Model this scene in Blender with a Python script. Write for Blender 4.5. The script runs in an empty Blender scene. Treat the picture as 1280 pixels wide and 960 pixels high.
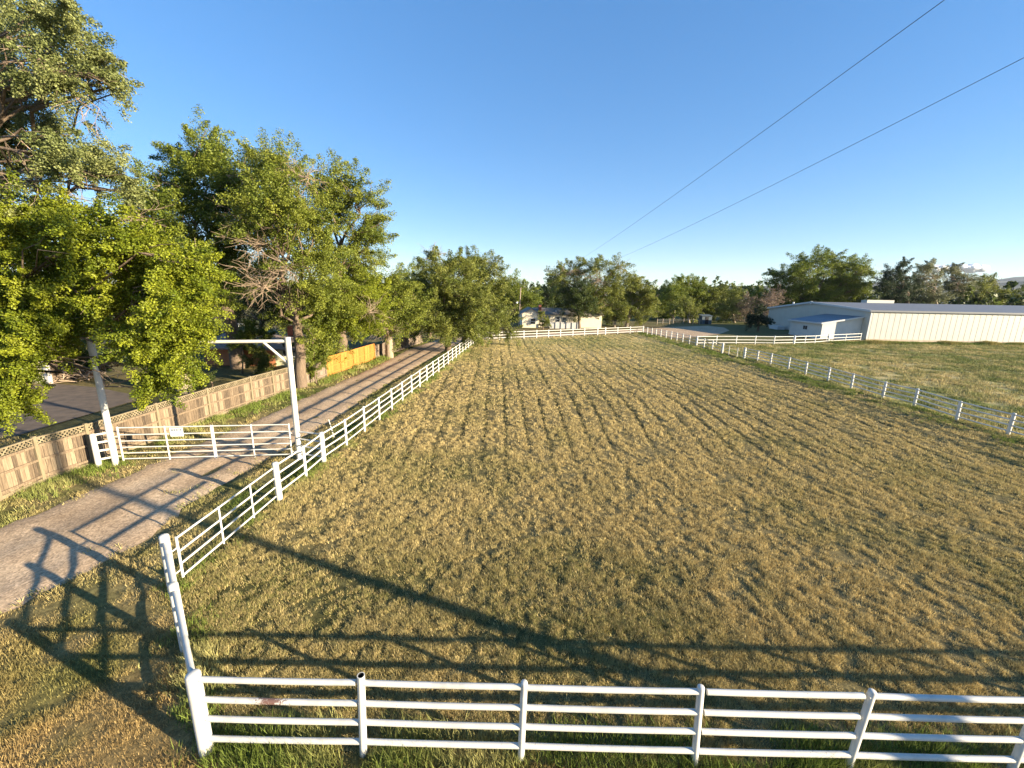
import bpy, math, random
import numpy as np
from mathutils import Vector, Matrix

random.seed(7)
RNG = np.random.default_rng(7)
C = bpy.context.scene
COL = C.collection
H = 7.0            # eye height
F = 514.0          # focal length in pixels of the 1280 px wide photograph
PITCH = math.radians(12.6)
ROLL = math.radians(1.0)

# ------------------------------------------------------------------ camera
cam_d = bpy.data.cameras.new('camera')
cam = bpy.data.objects.new('camera', cam_d)
COL.objects.link(cam)
RM = Matrix.Rotation(math.pi / 2 - PITCH, 3, 'X') @ Matrix.Rotation(ROLL, 3, 'Z')
cam.location = (0, 0, H)
cam.rotation_euler = RM.to_euler()
cam_d.sensor_width = 36
cam_d.lens = 36 * F / 1280
cam_d.clip_start = 0.1
cam_d.clip_end = 30000
C.camera = cam


def ray(px, py):
    return RM @ Vector(((px - 640) / F, -(py - 480) / F, -1))


def G(px, py, z=0.0):
    """survey: the ground point seen at a pixel of the photograph"""
    d = ray(px, py)
    t = (z - H) / d.z
    return Vector((d.x * t, d.y * t, z))


def W(px, py, Y):
    """survey: the point seen at a pixel whose distance ahead is Y"""
    d = ray(px, py)
    t = Y / d.y
    return Vector((d.x * t, Y, H + d.z * t))


# ------------------------------------------------------------------ materials
def new_mat(name):
    m = bpy.data.materials.new(name)
    m.use_nodes = True
    nt = m.node_tree
    bs = nt.nodes['Principled BSDF']
    return m, nt, bs


def N(nt, t, **kw):
    n = nt.nodes.new(t)
    for k, v in kw.items():
        if k.startswith('i_'):
            n.inputs[int(k[2:])].default_value = v
        else:
            setattr(n, k, v)
    return n


def ramp(nt, src, stops):
    r = nt.nodes.new('ShaderNodeValToRGB')
    els = r.color_ramp.elements
    while len(els) < len(stops):
        els.new(0.5)
    for e, (p, c) in zip(els, stops):
        e.position = p
        e.color = (c[0], c[1], c[2], 1) if not isinstance(c, (int, float)) else (c, c, c, 1)
    nt.links.new(src, r.inputs[0])
    return r


def noise(nt, scale, detail=4, rough=0.6, vec=None, dist=0.0):
    n = nt.nodes.new('ShaderNodeTexNoise')
    n.inputs['Scale'].default_value = scale
    n.inputs['Detail'].default_value = detail
    n.inputs['Roughness'].default_value = rough
    n.inputs['Distortion'].default_value = dist
    if vec is None:
        tc = nt.nodes.new('ShaderNodeNewGeometry')
        nt.links.new(tc.outputs['Position'], n.inputs['Vector'])
    else:
        nt.links.new(vec, n.inputs['Vector'])
    return n


def mixc(nt, fac, a, b, mode='MIX'):
    m = nt.nodes.new('ShaderNodeMix')
    m.data_type = 'RGBA'
    m.blend_type = mode
    for s, v in ((m.inputs[0], fac), (m.inputs[6], a), (m.inputs[7], b)):
        if hasattr(v, 'links'):
            nt.links.new(v, s)
        elif isinstance(v, (int, float)):
            s.default_value = v
        else:
            s.default_value = (v[0], v[1], v[2], 1)
    return m.outputs[2]


def bump(nt, bs, src, strength, dist):
    b = nt.nodes.new('ShaderNodeBump')
    b.inputs['Strength'].default_value = strength
    b.inputs['Distance'].default_value = dist
    nt.links.new(src, b.inputs['Height'])
    nt.links.new(b.outputs[0], bs.inputs['Normal'])


def m_plain(name, col, rough=0.7, var=0.15, scale=3.0, metal=0.0, bmp=0.0):
    m, nt, bs = new_mat(name)
    n = noise(nt, scale, 5)
    lo = tuple(c * (1 - var) for c in col)
    hi = tuple(min(1, c * (1 + var)) for c in col)
    r = ramp(nt, n.outputs[0], [(0.3, lo), (0.7, hi)])
    nt.links.new(r.outputs[0], bs.inputs['Base Color'])
    bs.inputs['Roughness'].default_value = rough
    bs.inputs['Metallic'].default_value = metal
    if bmp:
        bump(nt, bs, n.outputs[0], 0.6, bmp)
    return m


def m_paint(name, rust=0.0, col=(0.60, 0.575, 0.52)):
    """white painted pipe: chalky patches, drip stains, tiny chips, optional rust patch"""
    m, nt, bs = new_mat(name)
    n1 = noise(nt, 2.5, 6, 0.65)
    base = ramp(nt, n1.outputs[0], [(0.28, tuple(c * 0.72 for c in col)), (0.48, tuple(c * 0.95 for c in col)), (0.7, col)]).outputs[0]
    n2 = noise(nt, 38, 3, 0.6)
    chips = ramp(nt, n2.outputs[0], [(0.66, 0), (0.70, 1)]).outputs[0]
    n3 = noise(nt, 1.1, 2, 0.5)
    zone = ramp(nt, n3.outputs[0], [(0.48, 0), (0.58, 1)]).outputs[0]
    mm = nt.nodes.new('ShaderNodeMath'); mm.operation = 'MULTIPLY'
    nt.links.new(chips, mm.inputs[0]); nt.links.new(zone, mm.inputs[1])
    c = mixc(nt, mm.outputs[0], base, (0.13, 0.055, 0.03))
    if rust:
        tc = nt.nodes.new('ShaderNodeTexCoord')
        mp = nt.nodes.new('ShaderNodeVectorMath'); mp.operation = 'DISTANCE'
        nt.links.new(tc.outputs['Object'], mp.inputs[0])
        mp.inputs[1].default_value = (rust, 0, 0.0)
        n4 = noise(nt, 34, 5, 0.75)
        ad = nt.nodes.new('ShaderNodeMath'); ad.operation = 'MULTIPLY_ADD'
        nt.links.new(mp.outputs['Value'], ad.inputs[0]); ad.inputs[1].default_value = -0.85
        nt.links.new(n4.outputs[0], ad.inputs[2])
        rr = ramp(nt, ad.outputs[0], [(0.34, 0), (0.38, 0.9)]).outputs[0]
        c = mixc(nt, rr, c, (0.13, 0.045, 0.025))
    nt.links.new(c, bs.inputs['Base Color'])
    bs.inputs['Roughness'].default_value = 0.45
    return m


def m_attr_plant(name, transl=0.25, jitter=0.35, rough=0.6, spec=0.3):
    """plants: colour stored per blade, jittered per blade, slightly translucent"""
    m, nt, bs = new_mat(name)
    a = nt.nodes.new('ShaderNodeAttribute'); a.attribute_name = 'tint'
    g = nt.nodes.new('ShaderNodeNewGeometry')
    rr = ramp(nt, g.outputs['Random Per Island'], [(0, 1 - jitter), (1, 1 + jitter)]).outputs[0]
    mp = nt.nodes.new('ShaderNodeMapRange')
    nt.links.new(g.outputs['Random Per Island'], mp.inputs[0])
    mp.inputs[3].default_value = 1 - jitter
    mp.inputs[4].default_value = 1 + jitter
    vm = nt.nodes.new('ShaderNodeVectorMath'); vm.operation = 'SCALE'
    nt.links.new(a.outputs['Color'], vm.inputs[0]); nt.links.new(mp.outputs[0], vm.inputs['Scale'])
    nt.nodes.remove(rr.node)
    nt.links.new(vm.outputs[0], bs.inputs['Base Color'])
    bs.inputs['Roughness'].default_value = rough
    bs.inputs['Specular IOR Level'].default_value = spec
    tr = nt.nodes.new('ShaderNodeBsdfTranslucent')
    nt.links.new(vm.outputs[0], tr.inputs[0])
    ms = nt.nodes.new('ShaderNodeMixShader')
    ms.inputs[0].default_value = transl
    nt.links.new(bs.outputs[0], ms.inputs[1]); nt.links.new(tr.outputs[0], ms.inputs[2])
    out = nt.nodes['Material Output']
    nt.links.new(ms.outputs[0], out.inputs[0])
    return m


def m_bark(name, col):
    m, nt, bs = new_mat(name)
    tc = nt.nodes.new('ShaderNodeNewGeometry')
    mp = nt.nodes.new('ShaderNodeMapping')
    mp.inputs['Scale'].default_value = (6, 6, 1.2)
    nt.links.new(tc.outputs['Position'], mp.inputs['Vector'])
    n = noise(nt, 2.5, 6, 0.7, mp.outputs[0], 0.4)
    r = ramp(nt, n.outputs[0], [(0.3, tuple(c * 0.5 for c in col)), (0.7, tuple(c * 1.25 for c in col))])
    nt.links.new(r.outputs[0], bs.inputs['Base Color'])
    bs.inputs['Roughness'].default_value = 0.9
    bump(nt, bs, n.outputs[0], 0.8, 0.05)
    return m


def m_wood(name, dark, mid, light, rough=0.85):
    m, nt, bs = new_mat(name)
    g = nt.nodes.new('ShaderNodeNewGeometry')
    mp = nt.nodes.new('ShaderNodeMapping')
    mp.inputs['Scale'].default_value = (9, 9, 0.9)
    nt.links.new(g.outputs['Position'], mp.inputs['Vector'])
    n = noise(nt, 3.0, 6, 0.7, mp.outputs[0], 0.6)
    ad = nt.nodes.new('ShaderNodeMath'); ad.operation = 'MULTIPLY_ADD'
    nt.links.new(g.outputs['Random Per Island'], ad.inputs[0]); ad.inputs[1].default_value = 0.44
    sb = nt.nodes.new('ShaderNodeMath'); sb.operation = 'SUBTRACT'; sb.inputs[1].default_value = 0.22
    nt.links.new(n.outputs[0], sb.inputs[0])
    nt.links.new(sb.outputs[0], ad.inputs[2])
    r = ramp(nt, ad.outputs[0], [(0.25, dark), (0.5, mid), (0.75, light)])
    nt.links.new(r.outputs[0], bs.inputs['Base Color'])
    bs.inputs['Roughness'].default_value = rough
    bump(nt, bs, n.outputs[0], 0.5, 0.01)
    return m


def m_ground_attr(name, bscale, bdist, bstr=0.9):
    """ground: colour per vertex (patches, rows), broken up by fine noise and bumps"""
    m, nt, bs = new_mat(name)
    a = nt.nodes.new('ShaderNodeAttribute'); a.attribute_name = 'tint'
    n = noise(nt, bscale, 8, 0.7)
    n2 = noise(nt, bscale * 4.3, 4, 0.7)
    r = ramp(nt, n.outputs[0], [(0.28, 0.45), (0.72, 1.45)]).outputs[0]
    r2 = ramp(nt, n2.outputs[0], [(0.3, 0.6), (0.7, 1.3)]).outputs[0]
    for e in (r.node, r2.node):
        pass
    c = mixc(nt, 1.0, a.outputs['Color'], r, 'MULTIPLY')
    c = mixc(nt, 1.0, c, r2, 'MULTIPLY')
    nt.links.new(c, bs.inputs['Base Color'])
    bs.inputs['Roughness'].default_value = 0.95
    bs.inputs['Specular IOR Level'].default_value = 0.1
    bump(nt, bs, n.outputs[0], bstr * 0.7, bdist * 0.6)
    return m


def m_gravel(name):
    m, nt, bs = new_mat(name)
    g = nt.nodes.new('ShaderNodeNewGeometry')
    v = nt.nodes.new('ShaderNodeTexVoronoi'); v.inputs['Scale'].default_value = 22
    nt.links.new(g.outputs['Position'], v.inputs['Vector'])
    n = noise(nt, 0.5, 6, 0.6)
    n2 = noise(nt, 9, 6, 0.75)
    base = ramp(nt, n.outputs[0], [(0.3, (0.37, 0.262, 0.168)), (0.5, (0.465, 0.336, 0.220)), (0.7, (0.54, 0.408, 0.278))]).outputs[0]
    st = ramp(nt, v.outputs['Color'], [(0.1, 0.7), (0.9, 1.3)]).outputs[0]
    c = mixc(nt, 1.0, base, st, 'MULTIPLY')
    fl = ramp(nt, n2.outputs[0], [(0.35, 0.75), (0.65, 1.15)]).outputs[0]
    c = mixc(nt, 1.0, c, fl, 'MULTIPLY')
    nt.links.new(c, bs.inputs['Base Color'])
    bs.inputs['Roughness'].default_value = 0.95
    bs.inputs['Specular IOR Level'].default_value = 0.1
    ad = nt.nodes.new('ShaderNodeMath'); ad.operation = 'ADD'
    nt.links.new(v.outputs['Distance'], ad.inputs[0]); nt.links.new(n2.outputs[0], ad.inputs[1])
    bump(nt, bs, ad.outputs[0], 0.5, 0.010)
    return m


M = {}
M['paint'] = m_paint('white_paint')
M['paint_rust'] = m_paint('white_paint_rusty', rust=1.0)
M['grass'] = m_attr_plant('grass_blades', 0.2, 0.5, 0.7, 0.15)
M['leaf'] = m_attr_plant('tree_leaves', 0.36, 0.35, 0.55, 0.3)
M['twig'] = m_plain('dead_twigs', (0.30, 0.22, 0.15), 0.9, 0.3, 6)
M['bark'] = m_bark('bark', (0.17, 0.12, 0.08))
M['bark_pale'] = m_bark('bark_pale', (0.30, 0.24, 0.17))
M['wood'] = m_wood('weathered_cedar', (0.05, 0.035, 0.022), (0.160, 0.113, 0.070), (0.265, 0.198, 0.126))
M['wood_post'] = m_wood('weathered_post', (0.11, 0.085, 0.048), (0.19, 0.15, 0.088), (0.255, 0.205, 0.125))
M['wood_grey'] = m_wood('grey_cedar', (0.09, 0.068, 0.05), (0.18, 0.135, 0.095), (0.26, 0.20, 0.15))
M['wood_orange'] = m_wood('stained_cedar', (0.33, 0.115, 0.018), (0.44, 0.165, 0.026), (0.50, 0.205, 0.040))
M['pole'] = m_wood('pole_wood', (0.16, 0.12, 0.09), (0.26, 0.20, 0.15), (0.34, 0.27, 0.21))
M['field'] = m_ground_attr('field_soil', 7.0, 0.05)
M['ground'] = m_ground_attr('land', 3.0, 0.05)
M['gravel'] = m_gravel('gravel')
M['asphalt'] = m_plain('asphalt', (0.115, 0.083, 0.058), 0.9, 0.35, 1.6, bmp=0.01)
M['cable'] = m_plain('cable', (0.02, 0.025, 0.035), 0.5, 0.05)
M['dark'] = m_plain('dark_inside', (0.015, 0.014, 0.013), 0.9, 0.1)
M['metal_white'] = m_plain('white_sheet_metal', (0.49, 0.47, 0.41), 0.5, 0.05, 0.7)
M['metal_roof'] = m_plain('grey_sheet_roof', (0.135, 0.142, 0.158), 0.6, 0.08, 0.4)
M['trim'] = m_plain('pale_trim', (0.56, 0.56, 0.55), 0.5, 0.05)
M['shed_white'] = m_plain('white_block', (0.62, 0.60, 0.55), 0.7, 0.06, 1.2)
M['shed_roof'] = m_plain('blue_grey_roof', (0.165, 0.185, 0.205), 0.6, 0.1, 1.0)
M['concrete'] = m_plain('concrete', (0.45, 0.37, 0.28), 0.85, 0.12, 2.0)
M['house'] = m_plain('cream_siding', (0.64, 0.56, 0.42), 0.7, 0.05, 1.0)
M['house_white'] = m_plain('white_board', (0.42, 0.41, 0.39), 0.7, 0.08, 1.0)
M['roof_grey'] = m_plain('grey_shingle', (0.23, 0.20, 0.165), 0.9, 0.2, 5.0)
M['roof_tan'] = m_plain('faded_shingle', (0.26, 0.19, 0.15), 0.9, 0.3, 3.0)
M['brick'] = m_plain('orange_siding', (0.46, 0.17, 0.07), 0.8, 0.12, 2.0)
M['cream'] = m_plain('pale_yellow_board', (0.62, 0.56, 0.34), 0.8, 0.08, 2.0)
M['glass'] = m_plain('window_glass', (0.03, 0.035, 0.04), 0.12, 0.1)
M['red'] = m_plain('brick_red', (0.32, 0.10, 0.06), 0.85, 0.2, 4.0)
M['blue_door'] = m_plain('faded_blue', (0.06, 0.085, 0.10), 0.7, 0.1)
M['sign'] = m_plain('sign_face', (0.70, 0.70, 0.68), 0.5, 0.05)
M['sign_ink'] = m_plain('sign_ink', (0.12, 0.15, 0.19), 0.6, 0.1, 30)
M['hill'] = m_plain('hill_forest', (0.05, 0.06, 0.045), 0.95, 0.35, 0.02)
M['cloud'] = m_plain('cloud_white', (0.9, 0.9, 0.9), 1.0, 0.02)


# ------------------------------------------------------------------ mesh helpers
class MB:
    def __init__(s):
        s.v, s.f, s.sm = [], [], []

    def add(s, verts, faces, smooth=False):
        o = len(s.v)
        s.v += [tuple(x) for x in verts]
        s.f += [tuple(i + o for i in f) for f in faces]
        s.sm += [smooth] * len(faces)
        return s

    def box(s, lo, hi, mat=None):
        x0, y0, z0 = lo; x1, y1, z1 = hi
        vs = [(x0, y0, z0), (x1, y0, z0), (x1, y1, z0), (x0, y1, z0), (x0, y0, z1), (x1, y0, z1), (x1, y1, z1), (x0, y1, z1)]
        if mat is not None:
            vs = [mat @ Vector(v) for v in vs]
        return s.add(vs, [(0, 3, 2, 1), (4, 5, 6, 7), (0, 1, 5, 4), (1, 2, 6, 5), (2, 3, 7, 6), (3, 0, 4, 7)])

    def hexa(s, b, t):
        """prism between a bottom and a top ring of points"""
        n = len(b)
        fs = [tuple(reversed(range(n))), tuple(range(n, 2 * n))]
        fs += [(i, (i + 1) % n, n + (i + 1) % n, n + i) for i in range(n)]
        return s.add(list(b) + list(t), fs)

    def tube(s, pts, rad, sides=8, caps=True):
        pts = [Vector(p) for p in pts]
        if isinstance(rad, (int, float)):
            rad = [rad] * len(pts)
        rings = []
        up = None
        for i, p in enumerate(pts):
            d = (pts[min(i + 1, len(pts) - 1)] - pts[max(i - 1, 0)]).normalized()
            if up is None:
                a = Vector((0, 0, 1)) if abs(d.z) < 0.9 else Vector((1, 0, 0))
                up = d.cross(a).normalized()
            else:
                up = (up - d * up.dot(d)).normalized()
            w = d.cross(up)
            rings.append([p + (up * math.cos(k * 2 * math.pi / sides) + w * math.sin(k * 2 * math.pi / sides)) * rad[i] for k in range(sides)])
        vs = [q for r in rings for q in r]
        fs = []
        for i in range(len(rings) - 1):
            for k in range(sides):
                a = i * sides + k; b = i * sides + (k + 1) % sides
                fs.append((a, b, b + sides, a + sides))
        s.add(vs, fs, True)
        if caps:
            s.add(rings[0], [tuple(reversed(range(sides)))])
            s.add(rings[-1], [tuple(range(sides))])
        return s


def obj(name, mb, mat, parent=None, loc=None):
    """link a mesh; vertices are in world space, moved to be local to the object's place"""
    off = Vector(loc) if loc is not None else Vector((0, 0, 0))
    me = bpy.data.meshes.new(name)
    me.from_pydata([tuple(Vector(v) - off) for v in mb.v], [], mb.f)
    me.polygons.foreach_set('use_smooth', mb.sm)
    me.materials.append(mat)
    me.update()
    o = bpy.data.objects.new(name, me)
    COL.objects.link(o)
    o.location = off
    if parent is not None:
        o.parent = parent
        o.location = off - world_of(parent)
    return o


def world_of(o):
    p = Vector((0, 0, 0))
    while o is not None:
        p += o.location
        o = o.parent
    return p


def inst(name, me, loc, parent, rot=(0, 0, 0)):
    o = bpy.data.objects.new(name, me)
    COL.objects.link(o)
    o.parent = parent
    o.location = Vector(loc) - world_of(parent)
    o.rotation_euler = rot
    return o


def thing(name, label, cat, loc, group=None):
    o = bpy.data.objects.new(name, None)
    o.empty_display_size = 0.2
    COL.objects.link(o)
    o.location = loc
    return tag(o, label, cat, group)


def tag(o, label, cat, group=None, kind=None):
    o['label'] = label
    o['category'] = cat
    if group:
        o['group'] = group
    if kind:
        o['kind'] = kind
    return o


def struct(o, label=None):
    o['kind'] = 'structure'
    if label:
        o['label'] = label
    return o


def np_mesh(name, V, Fc, mat, tint=None, loops=4, smooth=False, parent=None, loc=None):
    """fast mesh from arrays; tint is an RGB per vertex"""
    me = bpy.data.meshes.new(name)
    off = np.array(loc if loc is not None else (0, 0, 0), dtype=np.float32)
    V = (np.asarray(V, np.float32) - off).astype(np.float32)
    nF = len(Fc)
    me.vertices.add(len(V)); me.vertices.foreach_set('co', V.ravel())
    me.loops.add(nF * loops); me.loops.foreach_set('vertex_index', np.asarray(Fc, np.int32).ravel())
    me.polygons.add(nF)
    me.polygons.foreach_set('loop_start', np.arange(0, nF * loops, loops, dtype=np.int32))
    me.polygons.foreach_set('loop_total', np.full(nF, loops, np.int32))
    if smooth:
        me.polygons.foreach_set('use_smooth', np.ones(nF, bool))
    me.update(calc_edges=True)
    if tint is not None:
        a = me.attributes.new('tint', 'FLOAT_COLOR', 'POINT')
        cc = np.ones((len(V), 4), np.float32); cc[:, :3] = tint
        a.data.foreach_set('color', cc.ravel())
    me.materials.append(mat)
    o = bpy.data.objects.new(name, me)
    COL.objects.link(o)
    o.location = off
    if parent is not None:
        o.parent = parent
        o.location = Vector(off) - world_of(parent)
    return o


def vnoise(x, y, scale, seed):
    """value noise in the ground plane, 0..1"""
    r = np.random.default_rng(seed)
    T = r.random((256, 256))
    u = np.asarray(x) / scale + 1000.3; v = np.asarray(y) / scale + 1000.7
    iu = np.floor(u).astype(int); iv = np.floor(v).astype(int)
    fu = u - iu; fv = v - iv
    fu = fu * fu * (3 - 2 * fu); fv = fv * fv * (3 - 2 * fv)
    a = T[iu % 256, iv % 256]; b = T[(iu + 1) % 256, iv % 256]
    c = T[iu % 256, (iv + 1) % 256]; d = T[(iu + 1) % 256, (iv + 1) % 256]
    return (a * (1 - fu) + b * fu) * (1 - fv) + (c * (1 - fu) + d * fu) * fv


def in_poly(x, y, poly):
    x = np.asarray(x); y = np.asarray(y)
    ins = np.zeros(x.shape, bool)
    n = len(poly)
    for i in range(n):
        x0, y0 = poly[i][0], poly[i][1]; x1, y1 = poly[(i + 1) % n][0], poly[(i + 1) % n][1]
        c = ((y0 > y) != (y1 > y))
        xi = (x1 - x0) * (y - y0) / ((y1 - y0) if y1 != y0 else 1e-9) + x0
        ins ^= c & (x < xi)
    return ins


def seg_dist(x, y, a, b):
    ax, ay = a[0], a[1]; dx, dy = b[0] - ax, b[1] - ay
    L2 = dx * dx + dy * dy
    t = np.clip(((x - ax) * dx + (y - ay) * dy) / L2, 0, 1)
    return np.hypot(x - ax - t * dx, y - ay - t * dy)


def line_dist(x, y, pts):
    d = np.full(np.shape(x), 1e9)
    for a, b in zip(pts[:-1], pts[1:]):
        d = np.minimum(d, seg_dist(x, y, a, b))
    return d


# ------------------------------------------------------------------ survey points
P_BIG = G(259, 941)                 # big corner post
P_FAR = G(217, 742)                 # far post of the short end section
P_GATEPOST = G(349.8, 625.4)        # post the field gate shuts against
P_LANE_BIG = G(405, 579.5)
lane_px = [(433.5, 559), (456.7, 539.2), (476, 524.6), (490.5, 513.4), (504.5, 503), (514.3, 494.5), (523.7, 485.6)]
P_L0 = G(433.5, 559); P_L1 = G(599, 424.6)
P_R0 = G(1259, 544.7); P_R1 = G(803.6, 416.4)
NEAR_DIR = (G(1262, 967.5) - P_BIG).normalized()

lane_left = [(-420, 800), (-160, 716), (14, 656), (103, 620), (203, 575), (318, 527), (419, 481), (469, 459), (514, 435.5), (542, 426.5), (556, 421)]
lane_right = [(-420, 1010), (-100, 830), (0, 770), (43, 750), (113, 713), (187, 671), (222, 643), (270, 610), (324, 580), (412, 528), (452, 500.5), (496, 472), (554, 440), (573, 429), (583, 422)]
LL = [G(*p) for p in lane_left]; LR = [G(*p) for p in lane_right]
LANE_POLY = LL + LR[::-1]

# near fence line runs on to meet the right-hand fence
rdir = (P_R0 - P_R1).normalized()
ca = np.array([[NEAR_DIR.x, -rdir.x], [NEAR_DIR.y, -rdir.y]])
sol = np.linalg.solve(ca, np.array([P_R0.x - P_BIG.x, P_R0.y - P_BIG.y]))
P_SE = P_BIG + NEAR_DIR * sol[0]
FIELD = [P_BIG, P_FAR, P_GATEPOST, P_LANE_BIG, P_L0, P_L1, P_R1, P_R0, P_SE]

# ------------------------------------------------------------------ world and sun
SHX, SHY = -0.926, 0.378            # where shadows fall
EL = math.radians(12.7)
S = Vector((-SHX * math.cos(EL), -SHY * math.cos(EL), math.sin(EL)))
w = bpy.data.worlds.new('World'); C.world = w; w.use_nodes = True
nt = w.node_tree
sky = nt.nodes.new('ShaderNodeTexSky'); sky.sky_type = 'NISHITA'
sky.sun_disc = False
sky.sun_elevation = EL
sky.sun_rotation = math.atan2(S.x, S.y)
sky.air_density = 1.0; sky.dust_density = 0.05; sky.ozone_density = 3.5
sky.altitude = 1100
hs_ = nt.nodes.new('ShaderNodeHueSaturation')
hs_.inputs['Hue'].default_value = 0.511
hs_.inputs['Saturation'].default_value = 1.48
gm_ = nt.nodes.new('ShaderNodeGamma')
gm_.inputs[1].default_value = 0.58
nt.links.new(sky.outputs[0], gm_.inputs[0])
nt.links.new(gm_.outputs[0], hs_.inputs['Color'])
nt.links.new(hs_.outputs[0], nt.nodes['Background'].inputs[0])
nt.nodes['Background'].inputs[1].default_value = 0.124
sd = bpy.data.lights.new('sun', 'SUN'); sd.energy = 5.0; sd.angle = math.radians(0.6); sd.color = (1.0, 0.855, 0.62)
so = bpy.data.objects.new('sun', sd); COL.objects.link(so)
so.rotation_euler = S.to_track_quat('Z', 'Y').to_euler(); so.location = (20, -10, 30)
C.view_settings.view_transform = 'Standard'
C.view_settings.look = 'None'
C.view_settings.exposure = 1.90
C.view_settings.gamma = 1
C.view_settings.use_curve_mapping = False


# ------------------------------------------------------------------ ground
STRAW = np.array((0.53, 0.415, 0.185)); OLIVE = np.array((0.20, 0.205, 0.06)); GREEN = np.array((0.085, 0.125, 0.02)); BROWN = np.array((0.16, 0.105, 0.05))


def lerp(a, b, t):
    t = np.asarray(t)[..., None]
    return a * (1 - t) + b * t


ROWDIR = (P_R1 - P_R0).normalized()


def rows(x, y):
    """mowing rows: 0 on the ridge .. 1 in a furrow; strong far off, broken up nearby, curved where the mower turned"""
    x = np.asarray(x, float); y = np.asarray(y, float)
    xr = x - (ROWDIR.x / ROWDIR.y) * y
    wob = (vnoise(x, y, 9, 31) - 0.5) * 1.3 + (vnoise(x, y, 2.5, 32) - 0.5) * 0.35
    wob = wob * (1 - 0.86 * np.clip((y - 11) / 14, 0, 1))
    turn = 9.0 * np.exp(-((y - 15.0) / 7.0) ** 2) * np.clip((x + 4) / 10, -1, 1) ** 2
    ph = (xr + wob + turn * 0.15) / 1.15
    fr = np.abs(ph - np.floor(ph) - 0.5)
    fur = np.clip(1 - fr / 0.14, 0, 1)
    br = np.clip((vnoise(x * 2.2, y * 0.40, 1.6, 33) - 0.12) * 3.6, 0, 1)
    far = np.clip((y - 9) / 14, 0.2, 1)
    return fur * br * far


def field_tint(x, y):
    big = vnoise(x, y, 14, 41); mid = vnoise(x, y, 3.6, 42); sm = vnoise(x, y, 0.9, 43)
    t = np.clip((0.50 * big + 0.45 * mid + 0.32 * sm - 0.43) * 1.7, 0, 1)          # greenness
    t = np.clip(t + np.clip((x - 6) / 40, -0.12, 0.22) - 0.11, 0, 1)
    c = lerp(STRAW, OLIVE, t)
    f = rows(x, y)
    c = lerp(c, OLIVE * 0.42 + GREEN * 0.12, f * 0.95)
    return c


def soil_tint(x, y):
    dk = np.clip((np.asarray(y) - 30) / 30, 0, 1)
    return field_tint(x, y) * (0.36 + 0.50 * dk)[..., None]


def field_h(x, y):
    return 0.05 + 0.016 * (vnoise(x, y, 1.1, 51) - 0.5) + 0.022 * (vnoise(x, y, 0.45, 52) - 0.5) + 0.05 * (vnoise(x, y, 7, 53) - 0.5) - 0.045 * rows(x, y)


def grid_ground(name, x0, x1, ys, nx, tintf, hf, mat, poly=None):
    ys = np.asarray(ys); ny = len(ys)
    xs = np.linspace(x0, x1, nx)
    X, Y = np.meshgrid(xs, ys)
    Z = hf(X, Y)
    V = np.stack([X, Y, Z], -1).reshape(-1, 3)
    T = tintf(X, Y).reshape(-1, 3)
    idx = np.arange(nx * ny).reshape(ny, nx)
    Fq = np.stack([idx[:-1, :-1], idx[:-1, 1:], idx[1:, 1:], idx[1:, :-1]], -1).reshape(-1, 4)
    if poly is not None:
        cx = V[Fq].mean(1)
        Fq = Fq[in_poly(cx[:, 0], cx[:, 1], poly)]
    return np_mesh(name, V, Fq, mat, T, 4, True)


# land sheet reaching the horizon, dry grassland
def land():
    rr = np.concatenate([np.linspace(0, 200, 60), np.geomspace(215, 6000, 26)])
    nth = 96
    th = np.linspace(0, 2 * np.pi, nth, endpoint=False)
    R, T = np.meshgrid(rr, th, indexing='ij')
    X = R * np.cos(T) + 10; Y = R * np.sin(T) + 40
    Z = np.full_like(X, -0.02) - np.clip(R - 300, 0, None) * 0.002
    V = np.stack([X, Y, Z], -1).reshape(-1, 3)
    g = vnoise(X, Y, 22, 61) * 0.6 + vnoise(X, Y, 6, 62) * 0.4
    tint = lerp(np.array((0.20, 0.15, 0.065)), np.array((0.09, 0.10, 0.03)), np.clip((g - 0.3) * 2.2, 0, 1)).reshape(-1, 3)
    i = np.arange(len(rr) * nth).reshape(len(rr), nth)
    a = i[:-1]; b = i[1:]
    Fq = np.stack([a, b, np.roll(b, -1, 1), np.roll(a, -1, 1)], -1).reshape(-1, 4)
    return struct(np_mesh('ground', V, Fq, M['ground'], tint, 4, True))


land()
ysf = [3.0]
while ysf[-1] < 82:
    ysf.append(ysf[-1] + max(0.13, ysf[-1] * 0.011))
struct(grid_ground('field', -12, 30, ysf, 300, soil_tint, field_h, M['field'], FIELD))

# right-hand pasture, greener
PASTURE = [P_SE + Vector((0.02, 0, 0)), P_R0, G(870.3, 431.3), G(943, 430.8), G(1078, 426), G(1081, 426) + Vector((70, 4, 0)), Vector((130, P_SE.y, 0))]


def past_tint(x, y):
    g = vnoise(x, y, 8, 71) * 0.3 + vnoise(x, y, 1.7, 72) * 0.35 + vnoise(x, y, 0.6, 75) * 0.35
    t = np.clip((g - 0.30) * 2.6, 0, 1)
    t = np.where(y > 63, t * np.clip((72 - y) / 9, 0.0, 1), t)
    return lerp(STRAW * np.array((0.9, 0.92, 0.95)), np.array((0.165, 0.185, 0.055)), t)


ysp = list(np.linspace(P_SE.y, 24, 20)) + list(np.linspace(25, 76, 110))
struct(grid_ground('pasture', 18, 128, ysp, 330, past_tint, lambda x, y: 0.03 + 0.10 * (vnoise(x, y, 2.0, 73) - 0.5) + 0.05 * (vnoise(x, y, 0.7, 74) - 0.5), M['field'], PASTURE))


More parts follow.
